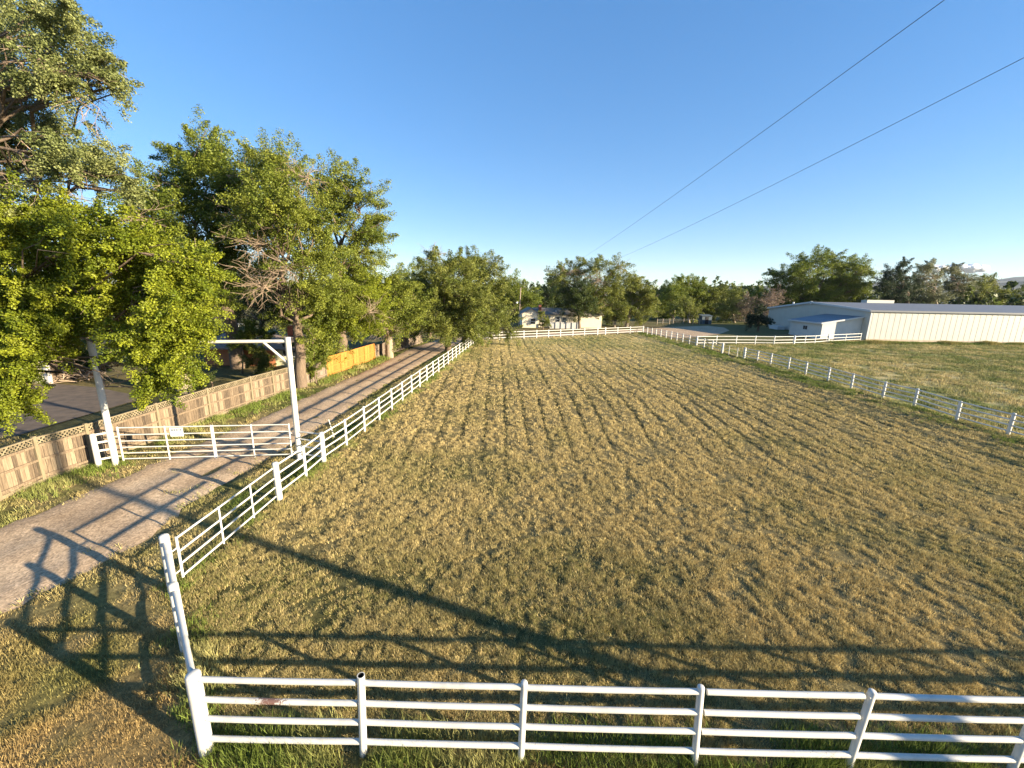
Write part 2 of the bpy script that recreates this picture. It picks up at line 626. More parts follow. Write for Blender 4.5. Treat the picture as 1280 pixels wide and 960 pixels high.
# verge and the ground outside the fence, foreground left
def verge_tint(x, y):
    g = vnoise(x, y, 2.4, 81) * 0.6 + vnoise(x, y, 0.6, 82) * 0.4
    t = np.clip((g - 0.28) * 2.0, 0, 1)
    near = np.clip((9 - y) / 4, 0, 1) * np.clip(1.25 - 0.0 * x, 0, 1)
    c = lerp(STRAW * 0.8, GREEN * 1.1, t)
    return lerp(c, lerp(STRAW * np.array((0.74, 0.66, 0.60)), OLIVE, np.clip(t - 0.35, 0, 1)), near)


VERGE = [Vector((-60, 1, 0)), Vector((40, 1, 0)), P_SE + Vector((16, -0.05, 0)), P_SE, P_BIG, P_FAR, P_GATEPOST, P_LANE_BIG, P_L0, P_L1 + Vector((0, 6, 0)), Vector((-18, 66, 0)), Vector((-19, 20, 0)), Vector((-60, 2, 0))]
struct(grid_ground('verge', -34, 42, list(np.arange(1, 20, 0.14)) + list(np.arange(20, 66, 0.35)), 330, lambda x, y: verge_tint(x, y) * 0.6,
                   lambda x, y: 0.008 + 0.05 * vnoise(x, y, 0.8, 83) * np.clip(line_dist(x, y, LL) * 1.2, 0, 1) * np.clip(line_dist(x, y, LR) * 1.2, 0, 1), M['field'], VERGE))


def strip(name, A, B, z, mat, n=8):
    mb = MB()
    def resample(P, k):
        P = [Vector((p.x, p.y, 0)) for p in P]
        d = [0]
        for a, b in zip(P[:-1], P[1:]):
            d.append(d[-1] + (b - a).length)
        out = []
        for i in range(k):
            s = d[-1] * i / (k - 1)
            j = max(q for q in range(len(d) - 1) if d[q] <= s + 1e-9)
            t = (s - d[j]) / (d[j + 1] - d[j])
            out.append(P[j].lerp(P[j + 1], t))
        return out
    k = 160
    a = resample(A, k); b = resample(B, k)
    vs = []
    for i in range(k):
        ja = Vector((random.gauss(0, 0.07), random.gauss(0, 0.05), 0)); jb = Vector((random.gauss(0, 0.07), random.gauss(0, 0.05), 0))
        for q in range(n + 1):
            t = q / n
            p = (a[i] + ja * (1 - t)).lerp(b[i] + jb * t, t)
            rut = -0.035 * (math.exp(-((t - 0.28) / 0.1) ** 2) + math.exp(-((t - 0.72) / 0.1) ** 2)) + 0.02 * math.exp(-((t - 0.5) / 0.12) ** 2)
            edge = min(t, 1 - t)
            vs.append((p.x, p.y, z + 0.045 + rut - (0.06 if edge == 0 else 0)))
    fs = [(i * (n + 1) + q, (i + 1) * (n + 1) + q, (i + 1) * (n + 1) + q + 1, i * (n + 1) + q + 1) for i in range(k - 1) for q in range(n)]
    fs = [tuple(reversed(f)) for f in fs]
    mb.add(vs, fs, True)
    return struct(obj(name, mb, mat))


strip('lane', LL, LR, 0.035, M['gravel'], 10)

# farm track beyond the far fence, then the yard of the white barn
mb = MB()
tr = [(585, 421.5), (640, 421), (700, 415.6), (760, 413), (800, 411.5), (842, 408.6), (885, 407.2), (905, 409.5), (912, 413), (900, 417.5), (875, 421), (850, 422.5), (838, 421), (806, 415.2), (760, 417.2), (700, 420.6), (640, 424.2), (598, 424.2)]
mb.add([G(x, y, 0.012) for x, y in tr], [tuple(range(len(tr)))])
struct(obj('farm_track', mb, M['gravel']))

# neighbour's asphalt drive behind the lattice fence
mb = MB()
ap = [(-260, 640), (-80, 570), (20, 545), (110, 518), (172, 500), (160, 492), (120, 484), (62, 479), (30, 483), (-60, 500), (-200, 540), (-420, 620)]
mb.add([G(x, y, 0.015) for x, y in ap], [tuple(range(len(ap)))])
struct(obj('driveway', mb, M['asphalt']))


# ------------------------------------------------------------------ grass
def blades(name, X, Y, Z, tint, hgt, wid, label, lean=0.35, per=6, spread=0.05, mat='grass', cat='grass'):
    n = len(X)
    k = n * per
    cx = np.repeat(X, per) + RNG.normal(0, 1, k) * np.repeat(spread, per)
    cy = np.repeat(Y, per) + RNG.normal(0, 1, k) * np.repeat(spread, per)
    cz = np.repeat(Z, per)
    h = np.repeat(hgt, per) * RNG.uniform(0.45, 1.15, k)
    wd = np.repeat(wid, per) * RNG.uniform(0.6, 1.3, k)
    a = RNG.uniform(0, 2 * np.pi, k)
    comb = np.repeat(RNG.uniform(0, 2 * np.pi, n), per)
    la = comb + RNG.normal(0, 0.9, k)
    ll = h * np.abs(RNG.normal(lean, 0.25, k))
    dx, dy = np.cos(a) * wd / 2, np.sin(a) * wd / 2
    V = np.empty((k, 3, 3), np.float32)
    V[:, 0] = np.stack([cx - dx, cy - dy, cz - 0.01], -1)
    V[:, 1] = np.stack([cx + dx, cy + dy, cz - 0.01], -1)
    V[:, 2] = np.stack([cx + np.cos(la) * ll, cy + np.sin(la) * ll, cz + h], -1)
    T = np.repeat(np.repeat(tint, per, 0), 3, 0)
    o = np_mesh(name, V.reshape(-1, 3), np.arange(k * 3).reshape(-1, 3), M[mat], T, 3)
    return tag(o, label, cat, kind='stuff')


FENCE_ROUND = [P_LANE_BIG, P_L0, P_L1, P_R1, P_R0, P_SE, P_BIG, P_FAR, P_GATEPOST, P_LANE_BIG]


def sample_depth(n, y0, y1, p=1.35):
    u = RNG.random(n)
    return (y0 ** (1 - p) + u * (y1 ** (1 - p) - y0 ** (1 - p))) ** (1 / (1 - p))


# mown hay stubble inside the pipe fence
n = 640000
Y = sample_depth(n, 3.6, 80)
X = RNG.uniform(-1, 1, n) * (1.45 * Y + 3) + 2
ok = in_poly(X, Y, FIELD)
X, Y = X[ok], Y[ok]
f = rows(X, Y)
clump = vnoise(X, Y, 0.15, 91) * 0.46 + vnoise(X, Y, 0.07, 90) * 0.16 + vnoise(X, Y, 0.38, 89) * 0.16 + vnoise(X, Y, 1.2, 92) * 0.22
xr_ = X - (ROWDIR.x / ROWDIR.y) * Y
cl2 = vnoise(xr_, Y * 0.5, 0.16, 93)
wt = np.clip((Y - 11) / 20, 0, 0.4)
clump = clump * (1 - wt) + cl2 * wt
keep = (RNG.random(len(X)) > f * 0.95) & (RNG.random(len(X)) < np.clip((clump - 0.37) * 5.5, 0.10, 1))
X, Y, f, clump = X[keep], Y[keep], f[keep], clump[keep]
s = np.clip((Y / 8) ** 0.5, 0.8, 2.8)
tint = field_tint(X, Y) * RNG.uniform(0.75, 1.2, (len(X), 1))
dry = RNG.random(len(X)) < 0.36
tint[dry] = STRAW * RNG.uniform(0.8, 1.25, (dry.sum(), 1))
hg = (0.028 + 0.145 * np.clip(clump - 0.22, 0, 1)) * (0.75 + 0.25 * s)
blades('field_grass', X, Y, field_h(X, Y), tint, hg, 0.012 * s ** 1.3, 'short mown hay stubble, straw and olive, covering the fenced field', lean=0.55, per=7, spread=0.035 * s)

# right-hand pasture
n = 130000
Y = RNG.uniform(6, 71, n) ** 1.0
X = RNG.uniform(18, 100, n)
ok = in_poly(X, Y, PASTURE) & (X < 1.5 * Y + 8)
X, Y = X[ok], Y[ok]
cl = vnoise(X, Y, 0.55, 95) * 0.6 + vnoise(X, Y, 2.0, 94) * 0.4
kp = cl > 0.36
X, Y, cl = X[kp], Y[kp], cl[kp]
blades('pasture_grass', X, Y, np.full(len(X), 0.04), past_tint(X, Y) * RNG.uniform(0.8, 1.2, (len(X), 1)), 0.10 + 0.16 * cl, np.full(len(X), 0.05), 'green and straw grass of the open pasture before the white barn', lean=0.5, per=6, spread=np.full(len(X), 0.14))

# foreground left, outside the fence: short dry turf; lane verges: green
n = 150000
Y = sample_depth(n, 2.0, 62, 1.3)
X = -RNG.uniform(-0.5, 1, n) * (1.6 * Y + 4)
X = np.where(Y < 5, RNG.uniform(-11, 24, n), X)
ok = in_poly(X, Y, VERGE) & ~in_poly(X, Y, LANE_POLY)
X, Y = X[ok], Y[ok]
s = np.clip((Y / 8) ** 0.6, 0.8, 2.6)
cl = vnoise(X, Y, 0.5, 96)
kp = RNG.random(len(X)) < np.clip((cl - 0.18) * 2.8, 0.15, 1)
X, Y, s, cl = X[kp], Y[kp], s[kp], cl[kp]
blades('verge_grass', X, Y, np.full(len(X), 0.03), verge_tint(X, Y) * RNG.uniform(0.75, 1.25, (len(X), 1)), (0.035 + 0.085 * cl) * s ** 0.4, 0.012 * s ** 1.2, 'short dry and green turf along the gravel lane and outside the corner post', lean=0.5, per=7, spread=0.04 * s)

# weeds along the lane's ragged edges and in its middle
n = 16000
Y = sample_depth(n, 4.0, 60, 1.2)
X = -RNG.uniform(0, 1, n) * (1.6 * Y + 4)
ok = in_poly(X, Y, LANE_POLY)
X, Y = X[ok], Y[ok]
dl = np.minimum(line_dist(X, Y, LL), line_dist(X, Y, LR))
g = vnoise(X, Y, 0.8, 121) * 0.6 + vnoise(X, Y, 0.3, 122) * 0.4
kp = g > 0.42 + np.clip(dl * 0.55, 0, 0.40)
X, Y, g = X[kp], Y[kp], g[kp]
blades('lane_weeds', X, Y, np.full(len(X), 0.05), lerp(np.array((0.16, 0.18, 0.05)), STRAW * 0.8, RNG.random(len(X))), 0.04 + 0.10 * g, np.full(len(X), 0.02), 'sparse low weeds creeping into the gravel lane from its edges', lean=0.6, per=7, spread=np.full(len(X), 0.06))

# taller green grass the mower missed, along every fence foot
px, py, hh = [], [], []


def along(a, b, dens, hgt, width=0.18, side=0.0):
    L = (b - a).length
    k = int(L * dens)
    t = RNG.random(k)
    nrm = Vector((-(b - a).y, (b - a).x, 0)).normalized()
    o = RNG.normal(side, width, k)
    x = a.x + (b.x - a.x) * t + nrm.x * o; y = a.y + (b.y - a.y) * t + nrm.y * o
    g = vnoise(x, y, 0.7, 97)
    kp = g > 0.3
    px.append(x[kp]); py.append(y[kp]); hh.append((hgt * (0.4 + 1.0 * g))[kp])


along(P_BIG, P_SE, 260, 0.27, 0.22, 0.05)
along(P_BIG, P_FAR, 170, 0.24, 0.22, -0.1)
along(P_FAR, P_GATEPOST, 110, 0.16, 0.22)
along(P_GATEPOST, P_L0, 110, 0.18, 0.25)
along(P_L0, P_L1, 60, 0.18, 0.3)
along(P_R0, P_SE, 60, 0.2, 0.2)
along(P_R0, P_R1, 60, 0.22, 0.3)
along(P_R0, P_R1, 110, 0.2, 0.55, 1.0)  # green strip inside the right fence, its colour also deepening the rails' shadow band
along(P_SE, P_R0, 90, 0.2, 0.55, 1.0)  # same strip towards the near corner, dark green again backing up rail shadows
WFP = [G(-150, 690), G(0, 627), G(55, 603), G(117, 582), G(263.5, 524.5), G(316, 505), G(366.6, 488)]
for a, b in zip(WFP[:-1], WFP[1:]):
    along(a, b, 130, 0.26, 0.45, -0.6)
WFP2 = [G(376, 484), G(408, 471.8), G(468.6, 449.2), G(482, 444.5)]
for a, b in zip(WFP2[:-1], WFP2[1:]):
    along(a, b, 60, 0.3, 0.5, -0.7)
X = np.concatenate(px); Y = np.concatenate(py); hh = np.concatenate(hh)
ok = ~in_poly(X, Y, LANE_POLY)
X, Y, hh = X[ok], Y[ok], hh[ok]
g = vnoise(X, Y, 1.2, 98)
tint = lerp(np.array((0.16, 0.205, 0.040)), np.array((0.42, 0.38, 0.15)), np.clip((g - 0.45) * 2.2, 0, 1))
blades('fence_line_grass', X, Y, np.full(len(X), 0.03), tint, hh, 0.013 * np.clip((Y / 8) ** 0.5, 0.9, 2), 'long green grass left standing along the feet of the fences', lean=0.4, per=6, spread=np.full(len(X), 0.04))

# weeds between barn wall and pasture
A0 = G(1034, 428.5); A1 = G(1081, 426.5) + Vector((42, 0.2, 0))
t = RNG.random(9000)
X = A0.x + (A1.x - A0.x) * t; Y = A0.y + (A1.y - A0.y) * t + RNG.normal(-0.8, 0.45, len(t))
g = vnoise(X, Y * 0.3, 2.5, 99)
blades('barn_wall_weeds', X, Y, np.zeros(len(X)), lerp(np.array((0.10, 0.15, 0.03)), np.array((0.3, 0.25, 0.08)), np.clip((g - 0.3) * 2, 0, 1)), 0.28 + 0.65 * np.clip(g - 0.25, 0, 1) * np.clip(1.4 - t, 0.3, 1), np.full(len(X), 0.06), 'green weeds growing along the foot of the ribbed barn wall', per=6, spread=np.full(len(X), 0.15))


# ------------------------------------------------------------------ white pipe fences
def post_mesh(name, r, h, sides=16, dome=True, hollow=False, mat='paint'):
    mb = MB()
    prof = [(r, -0.15), (r, h - (0.5 * r if dome and not hollow else 0))]
    if dome and not hollow:
        prof += [(r * 0.92, h - 0.26 * r), (r * 0.72, h - 0.1 * r), (r * 0.4, h - 0.02 * r), (0.001, h)]
    elif hollow:
        prof += [(r * 0.80, h), (r * 0.78, h - 0.35), (0.001, h - 0.35)]
    else:
        prof += [(r * 1.05, h), (r * 1.05, h + 0.012), (0.001, h + 0.016)]
    vs, fs = [], []
    for (rr, z) in prof:
        vs += [(rr * math.cos(2 * math.pi * k / sides), rr * math.sin(2 * math.pi * k / sides), z) for k in range(sides)]
    for i in range(len(prof) - 1):
        for k in range(sides):
            a = i * sides + k; b = i * sides + (k + 1) % sides
            fs.append((a, b, b + sides, a + sides))
    mb.add(vs, fs, True)
    me = bpy.data.meshes.new(name)
    me.from_pydata(mb.v, [], mb.f)
    me.polygons.foreach_set('use_smooth', [True] * len(mb.f))
    me.materials.append(M[mat])
    if hollow:
        me.materials.append(M['dark'])
        for p in me.polygons:
            if p.index >= 2 * sides:
                p.material_index = 1
    # hard edges where the profile turns sharply
    try:
        me.set_sharp_from_angle(angle=math.radians(50))
    except Exception:
        pass
    return me


def pipe_fence(name, label, pts, h, pr, rails, rr, group=None, big=(), bigr=None, skip=(), rail_jit=0.006, leans=None, sides=12, cat='fence', bend=0.0):
    """posts (parts) at pts, one rail mesh per height (parts)"""
    t = thing(name, label, cat, pts[0], group)
    pm = post_mesh('post', pr, h, sides)
    bm_ = post_mesh('post', bigr or pr * 1.6, h + 0.03, sides + 4)
    for i, p in enumerate(pts):
        if i in skip:
            continue
        rz = random.uniform(-0.012, 0.012), random.uniform(-0.012, 0.012), 0
        if leans and i in leans:
            rz = (leans[i][1], leans[i][0], 0)
        inst('post', bm_ if i in big else pm, p + Vector((0, 0, random.uniform(-0.03, 0.01))), t, rz)
    for z in rails:
        mb = MB()
        q = [p + Vector((0, 0, z + random.uniform(-rail_jit, rail_jit))) for p in pts]
        for a, b in zip(q[:-1], q[1:]):
            m1 = a.lerp(b, 0.5) + Vector((0, 0, -random.uniform(0, bend)))
            mb.tube([a, m1, b], rr, 10 if sides > 10 else 8, True)
        obj('rail', mb, M['paint'], t, pts[0])
    return t


# near fence (seen closest): rails span by span
near_px = [(259, 941), (454.6, 945.5), (651, 951), (867.5, 957), (1059, 962), (1262, 967.5)]
near_pts = [G(*p) for p in near_px]
step = (near_pts[-1] - near_pts[0]).length / 5
while (P_SE - near_pts[-1]).length > step * 0.7:
    near_pts.append(near_pts[-1] + NEAR_DIR * step)
NH = 1.47
t = thing('pipe_fence', 'white four rail pipe fence nearest the viewer, running along the bottom of the photo', 'fence', near_pts[0], 'white pipe fences')
inst('post', post_mesh('post', 0.098, NH + 0.03, 24), near_pts[0], t).name = 'corner_post'
pm = post_mesh('post', 0.051, NH + 0.02, 16)
leans = {1: 0.035, 2: 0.012, 3: -0.045, 4: 0.055, 5: 0.03}
for i, p in enumerate(near_pts[1:], 1):
    me = post_mesh('post', 0.055, NH + 0.05, 18, hollow=True) if i == 1 else pm
    inst('post', me, p, t, (0, leans.get(i, 0), 0))
NR = [0.29, 0.66, 1.02, 1.385]
for i in range(len(near_pts) - 1):
    a, b = near_pts[i], near_pts[i + 1]
    for j, z in enumerate(NR):
        mb = MB()
        za, zb = random.uniform(-0.006, 0.006), random.uniform(-0.006, 0.006)
        pa = a + Vector((0, 0, z + za)) + NEAR_DIR * (0.10 if i == 0 else 0.03); pb = b + Vector((0, 0, z + zb)) - NEAR_DIR * 0.03
        pm_ = pa.lerp(pb, 0.5) + Vector((0, 0, -0.008))
        mb.tube([pa, pa.lerp(pb, 0.25) + Vector((0, 0, -0.006)), pm_, pa.lerp(pb, 0.75) + Vector((0, 0, -0.006)), pb], 0.042, 14, True)
        o = obj('rail', mb, M['paint_rust'] if (i == 0 and j == 2) else M['paint'], t, pa)
        if i == 0 and j == 2:
            o['label'] = 'rail with a brown rust patch'

# short end section leading away from the corner post
mid = P_BIG.lerp(P_FAR, 0.545)
t = pipe_fence('pipe_fence', 'short white pipe fence leading away from the big corner post, seen end-on', [P_BIG, mid, P_FAR], 1.53, 0.082, [0.36, 0.70, 1.03, 1.36], 0.042, 'white pipe fences', skip=(0,), big=(2,), bigr=0.095)

# field gate
gd = (P_GATEPOST - P_FAR).normalized()
ga = P_FAR + gd * 0.32; gb = P_GATEPOST - gd * 0.2
t = thing('field_gate', 'light white pipe field gate of four rails, hung beside the end post', 'gate', ga)
L = (gb - ga).length
for z in (0.24, 0.56, 0.88, 1.24):
    obj('rail', MB().tube([ga + Vector((0, 0, z)), gb + Vector((0, 0, z))], 0.027, 10), M['paint'], t, ga)
for s_ in (0.0, 0.36, 0.70):
    p = ga + gd * (L * s_)
    obj('upright', MB().tube([p + Vector((0, 0, 0.16 if s_ else 0.2)), p + Vector((0, 0, 1.27))], 0.03 if s_ == 0 else 0.026, 10), M['paint'], t, p)
for z in (0.42, 1.0):
    obj('hinge', MB().tube([P_FAR + gd * 0.1 + Vector((0, 0, z)), ga + Vector((0, 0, z))], 0.018, 8), M['paint'], t, ga)

# lane fence
lp = [P_GATEPOST, G(383, 599), P_LANE_BIG, P_L0]
nsp = round((P_L1 - P_L0).length / ((G(490.5, 513.4) - P_L0).length / 3))
lp += [P_L0.lerp(P_L1, i / nsp) for i in range(1, nsp + 1)]
LRAILS = [0.30, 0.63, 0.95, 1.27]
pipe_fence('pipe_fence', 'long white pipe fence between the gravel lane and the mown field', lp, 1.36, 0.055, LRAILS, 0.032, 'white pipe fences', big=(0, 2), bigr=0.098, bend=0.02)

# far fence
fp = [P_L1] + [G(x, y) for x, y in ((609.6, 426.0), (624, 425.2), (638.5, 424.4), (654.7, 423.7), (670.6, 423), (685.4, 422.3), (700.3, 421.5), (715.8, 420.7), (730.4, 419.9), (746.6, 419.1), (756.4, 418.7), (771.8, 417.9), (787.3, 417.1))] + [P_R1]
pipe_fence('pipe_fence', 'white pipe fence across the far end of the field before the cream house', fp, 1.33, 0.075, [0.35, 0.75, 1.15], 0.045, 'white pipe fences', big=(10, 11, 14), bigr=0.11, sides=8)

# right fence: near part, then a gap closed with wire, then the far part
rp = [P_R0, G(1195, 526.5), G(1142, 508.6), G(1102.7, 498.3), G(1063.5, 486), G(1034.3, 476.9), G(1006.4, 468.7), G(984.9, 462), G(962.6, 456.3), G(946.1, 451.9), G(929.8, 448.4)]
rstep = (P_R0 - rp[5]).length / 5
ext = [P_R0 + rdir * rstep * i for i in range(int((P_SE - P_R0).length / rstep), 0, -1)]
RR = [0.28, 0.58, 0.88, 1.17]
pipe_fence('pipe_fence', 'white pipe fence down the right side of the field, grey rails in shade', ext + rp, 1.26, 0.085, RR, 0.040, 'white pipe fences', big=(len(ext) + len(rp) - 1,), bigr=0.13, bend=0.02)
rp2 = [G(902.4, 441.4)] + [G(x, y) for x, y in ((890, 437.3), (879.6, 434.2), (870.3, 431.6), (861.3, 429.6), (853.1, 427.4), (845.7, 425.6), (838.8, 424), (832.3, 422.6), (825.7, 421.2), (819.8, 420), (814.6, 418.9), (809, 417.7))] + [P_R1]
pipe_fence('pipe_fence', 'far stretch of white pipe fence on the right, ending at the field corner', rp2, 1.26, 0.085, [0.35, 0.75, 1.12], 0.034, 'white pipe fences', big=(0, 3), bigr=0.13, sides=8)
# gap: thin steel gate standing back a little
a, b = G(929.8, 448.4), G(902.4, 441.4)
t = thing('wire_gate', 'thin see-through wire gate filling the gap in the right fence', 'gate', a)
gd2 = (b - a).normalized()
for s_ in (0.3, 0.68):
    p = a.lerp(b, s_)
    obj('upright', MB().tube([p, p + Vector((0, 0, 1.1))], 0.04, 8), M['paint'], t, p)
for z in (0.2, 0.5, 0.8, 1.08):
    obj('wire', MB().tube([a + Vector((0, 0, z)), b + Vector((0, 0, z))], 0.012, 6), M['paint'], t, a)

# barn-side fence
wp = [G(870.3, 431.6) + Vector((0.15, 0.3, 0)), G(895, 430.9), G(919.7, 430.9), G(943.4, 430.9), G(967, 431.2), G(991.8, 430.8), G(1005.5, 430.3), G(1018, 429.8), G(1034.6, 428.4), G(1056, 427.2), G(1074.8, 426.2)]
pipe_fence('pipe_fence', 'white pipe fence between the pasture and the small white shed', wp, 1.35, 0.075, [0.3, 0.72, 1.22], 0.05, 'white pipe fences', big=(5, 8), bigr=0.15, sides=8)

# marker stick leaning at the lane fence
a = G(418, 548); b = W(410.6, 524, a.y + 0.1)
tag(obj('marker_stake', MB().tube([a, b], 0.02, 8), M['paint'], None, a), 'thin white leaning stake standing just behind the lane fence', 'stake')

# ------------------------------------------------------------------ lane gateway
gl = G(145.3, 582); gr = G(375, 575.3)
t = thing('gateway', 'tall white gateway of two posts and a crossbeam over the gravel lane', 'gateway', gl)
inst('post', post_mesh('post', 0.108, 5.0, 16, dome=False), gl, t, (0, 0.0, 0))
inst('post', post_mesh('post', 0.108, 5.12, 16, dome=False), gr, t, (0, 0.0, 0))
bd = (gr - gl).normalized()
ba = gl + Vector((0, 0, 4.93)); bb = gr + Vector((0, 0, 4.98))
obj('crossbeam', MB().tube([ba, ba.lerp(bb, 0.5) + Vector((0, 0, -0.02)), bb], 0.065, 12), M['paint'], t, ba)
obj('brace', MB().tube([bb - bd * 0.95, bb + Vector((0, 0, -0.85)) - bd * 0.1], 0.05, 10), M['paint'], t, bb)
# double gate
gm = gl.lerp(gr, 0.535)
for (a, b, lab, hz) in ((gl + bd * 0.3, gm - bd * 0.03, 'left leaf of the white pipe lane gate, with a small sign wired on', 0), (gm + bd * 0.03, gr - bd * 0.3, 'right leaf of the white pipe lane gate, over the gravel wheel tracks', 1)):
    t = thing('gate_leaf', lab, 'gate', a, 'leaves of the lane gate')
    d = (b - a)
    for z in (0.28, 0.52, 0.76, 1.02, 1.28, 1.57):
        obj('rail', MB().tube([a + Vector((0, 0, z)), b + Vector((0, 0, z))], 0.026, 8), M['paint'], t, a)
    for s_ in (0.0, 0.5, 1.0):
        p = a + d * s_
        obj('upright', MB().tube([p + Vector((0, 0, 0.20)), p + Vector((0, 0, 1.61))], 0.032 if s_ != 0.5 else 0.03, 8), M['paint'], t, p)
    hs = a if hz == 0 else b
    ps = gl if hz == 0 else gr
    for z in (0.4, 1.2):
        obj('hinge', MB().tube([ps + Vector((0, 0, z)), hs + Vector((0, 0, z))], 0.022, 8), M['paint'], t, hs)
# sign
sa = gl + bd * ((gm - gl).length * 0.655)
nv = Vector((bd.y, -bd.x, 0))
t = thing('gate_sign', 'small white notice with faint grey lettering on the left gate leaf', 'sign', sa + Vector((0, 0, 1.0)))
def sbox(x0, x1, z0, z1, y0, y1):
    Mx = Matrix(((bd.x, nv.x, 0, sa.x), (bd.y, nv.y, 0, sa.y), (0, 0, 1, 1.18), (0, 0, 0, 1)))
    return MB().box((x0, y0, z0), (x1, y1, z1), Mx)
obj('panel', sbox(-0.24, 0.24, 0.0, 0.36, 0.036, 0.045), M['sign'], t, sa)
mbx = MB()
for (z0, z1, segs) in ((0.235, 0.30, ((-0.19, -0.11), (-0.095, -0.03), (-0.01, 0.06), (0.085, 0.115), (0.13, 0.19))), (0.125, 0.155, ((-0.16, -0.08), (-0.06, 0.03), (0.05, 0.13))), (0.06, 0.085, ((-0.10, -0.03), (-0.01, 0.09)))):
    for (x0, x1) in segs:
        q = sbox(x0, x1, z0, z1, 0.046, 0.048)
        mbx.add(q.v, q.f)
obj('lettering', mbx, M['sign_ink'], t, sa)
# short wings either side of the gateway
lw = G(124.5, 586)
pipe_fence('pipe_fence', 'very short white pipe wing between wooden fence and left gateway post', [lw, gl], 1.45, 0.095, [0.38, 0.72, 1.06, 1.38], 0.042, 'white pipe fences', skip=(1,))
pipe_fence('pipe_fence', 'short white pipe wing joining right gateway post to the lane fence', [gr, P_LANE_BIG], 1.4, 0.1, [0.30, 0.63, 0.95, 1.27], 0.034, 'white pipe fences', skip=(0, 1))


# ------------------------------------------------------------------ wooden fences
def wood_fence(name, label, path, h, lat, mat, postmat, bay=2.44, group=None, lat_last=None, rails=(0.28, 0.62)):
    # resample path into bays
    pts = [path[0]]
    for a, b in zip(path[:-1], path[1:]):
        k = max(1, round((b - a).length / bay))
        pts += [a.lerp(b, (i + 1) / k) for i in range(k)]
    t = thing(name, label, 'fence', pts[0], group)
    for i, p in enumerate(pts):
        hh_ = h + 0.03
        q = pts[min(i + 1, len(pts) - 1)] - pts[max(i - 1, 0)]
        a = math.atan2(q.y, q.x)
        Mx = Matrix.Translation(p) @ Matrix.Rotation(a, 4, 'Z')
        obj('post', MB().box((-0.05, -0.065, -0.1), (0.05, 0.035, hh_), Mx), M[postmat], t, p)
    for i, (a, b) in enumerate(zip(pts[:-1], pts[1:])):
        d = b - a; L = d.length
        an = math.atan2(d.y, d.x)
        Mx = Matrix.Translation(a) @ Matrix.Rotation(an, 4, 'Z')
        has_lat = lat > 0 and (lat_last is None or i < lat_last)
        top = h - (lat if has_lat else 0) - 0.02
        mb = MB(); x = 0.055
        while x < L - 0.06:
            wd = min(random.uniform(0.13, 0.15), L - 0.055 - x)
            dz = random.gauss(0, 0.008); dy = random.uniform(0, 0.006)
            mb.box((x, 0.0 + dy, 0.05 + random.uniform(-0.02, 0.02)), (x + wd - 0.013, 0.018 + dy, top + dz), Mx)
            x += wd
        obj('board_panel', mb, M[mat], t, a)
        for z in (0.22, h * 0.48, top - 0.02):
            obj('rail', MB().box((0.051, -0.042, z), (L - 0.051, -0.004, z + 0.085), Mx), M[mat], t, a)
        obj('kick_board', MB().box((0.051, -0.03, -0.02), (L - 0.051, -0.006, 0.16), Mx), M[postmat], t, a)
        if has_lat:
            mb = MB(); z0, z1 = top + 0.075, h - 0.05; hh_ = z1 - z0
            stp = 0.135; k = int((L - 0.11 + hh_) / stp) + 1
            for s_ in range(k):
                for sg in (1, -1):
                    xa = 0.055 + s_ * stp - hh_ * 0.0
                    xb = xa - hh_
                    lo, hi = (xb, xa) if True else (xa, xb)
                    p0, p1 = ((lo, z0), (hi, z1)) if sg == 1 else ((lo, z1), (hi, z0))
                    # clip to the bay
                    def clipx(p, q, xm, left):
                        if (left and p[0] >= xm) or (not left and p[0] <= xm):
                            return p
                        tt = (xm - p[0]) / (q[0] - p[0])
                        return (xm, p[1] + (q[1] - p[1]) * tt)
                    if hi <= 0.056 or lo >= L - 0.056:
                        continue
                    p0c = clipx(p0, p1, 0.055, True); p1c = clipx(p1, p0, 0.055, True)
                    p0c, p1c = clipx(p0c, p1c, L - 0.055, False), clipx(p1c, p0c, L - 0.055, False)
                    ww = 0.026
                    y0 = -0.002 if sg == 1 else 0.008
                    vs = [Mx @ Vector(v) for v in ((p0c[0] - ww, y0, p0c[1]), (p0c[0] + ww, y0, p0c[1]), (p1c[0] + ww, y0, p1c[1]), (p1c[0] - ww, y0, p1c[1]),
                                                   (p0c[0] - ww, y0 + 0.008, p0c[1]), (p0c[0] + ww, y0 + 0.008, p0c[1]), (p1c[0] + ww, y0 + 0.008, p1c[1]), (p1c[0] - ww, y0 + 0.008, p1c[1]))]
                    mb.add(vs, [(0, 1, 2, 3), (7, 6, 5, 4), (0, 4, 5, 1), (1, 5, 6, 2), (2, 6, 7, 3), (3, 7, 4, 0)])
            obj('lattice_panel', mb, M[postmat], t, a)
            obj('top_cap', MB().box((0.051, -0.05, h - 0.05), (L - 0.051, 0.03, h - 0.012), Mx), M[postmat], t, a)
    return t


wood_fence('wooden_fence', 'weathered cedar board fence with a lattice top along the left of the lane', WFP, 1.72, 0.34, 'wood', 'wood_post')
wood_fence('wooden_fence', 'low grey-brown board fence without lattice between the tree trunk and orange fence', WFP2[:2], 1.35, 0, 'wood_grey', 'wood_grey')
wood_fence('wooden_fence', 'freshly stained orange board fence under the lane-side trees', [WFP2[1] + (WFP2[2] - WFP2[1]).normalized() * 0.12, WFP2[2]], 1.6, 0, 'wood_orange', 'wood_orange')
wood_fence('wooden_fence', 'old grey board fence past the orange one, half hidden by leaves', [WFP2[2] + (WFP2[3] - WFP2[2]).normalized() * 0.12, WFP2[3], G(497, 439), G(528, 428.5)], 1.4, 0, 'wood_grey', 'wood_grey')

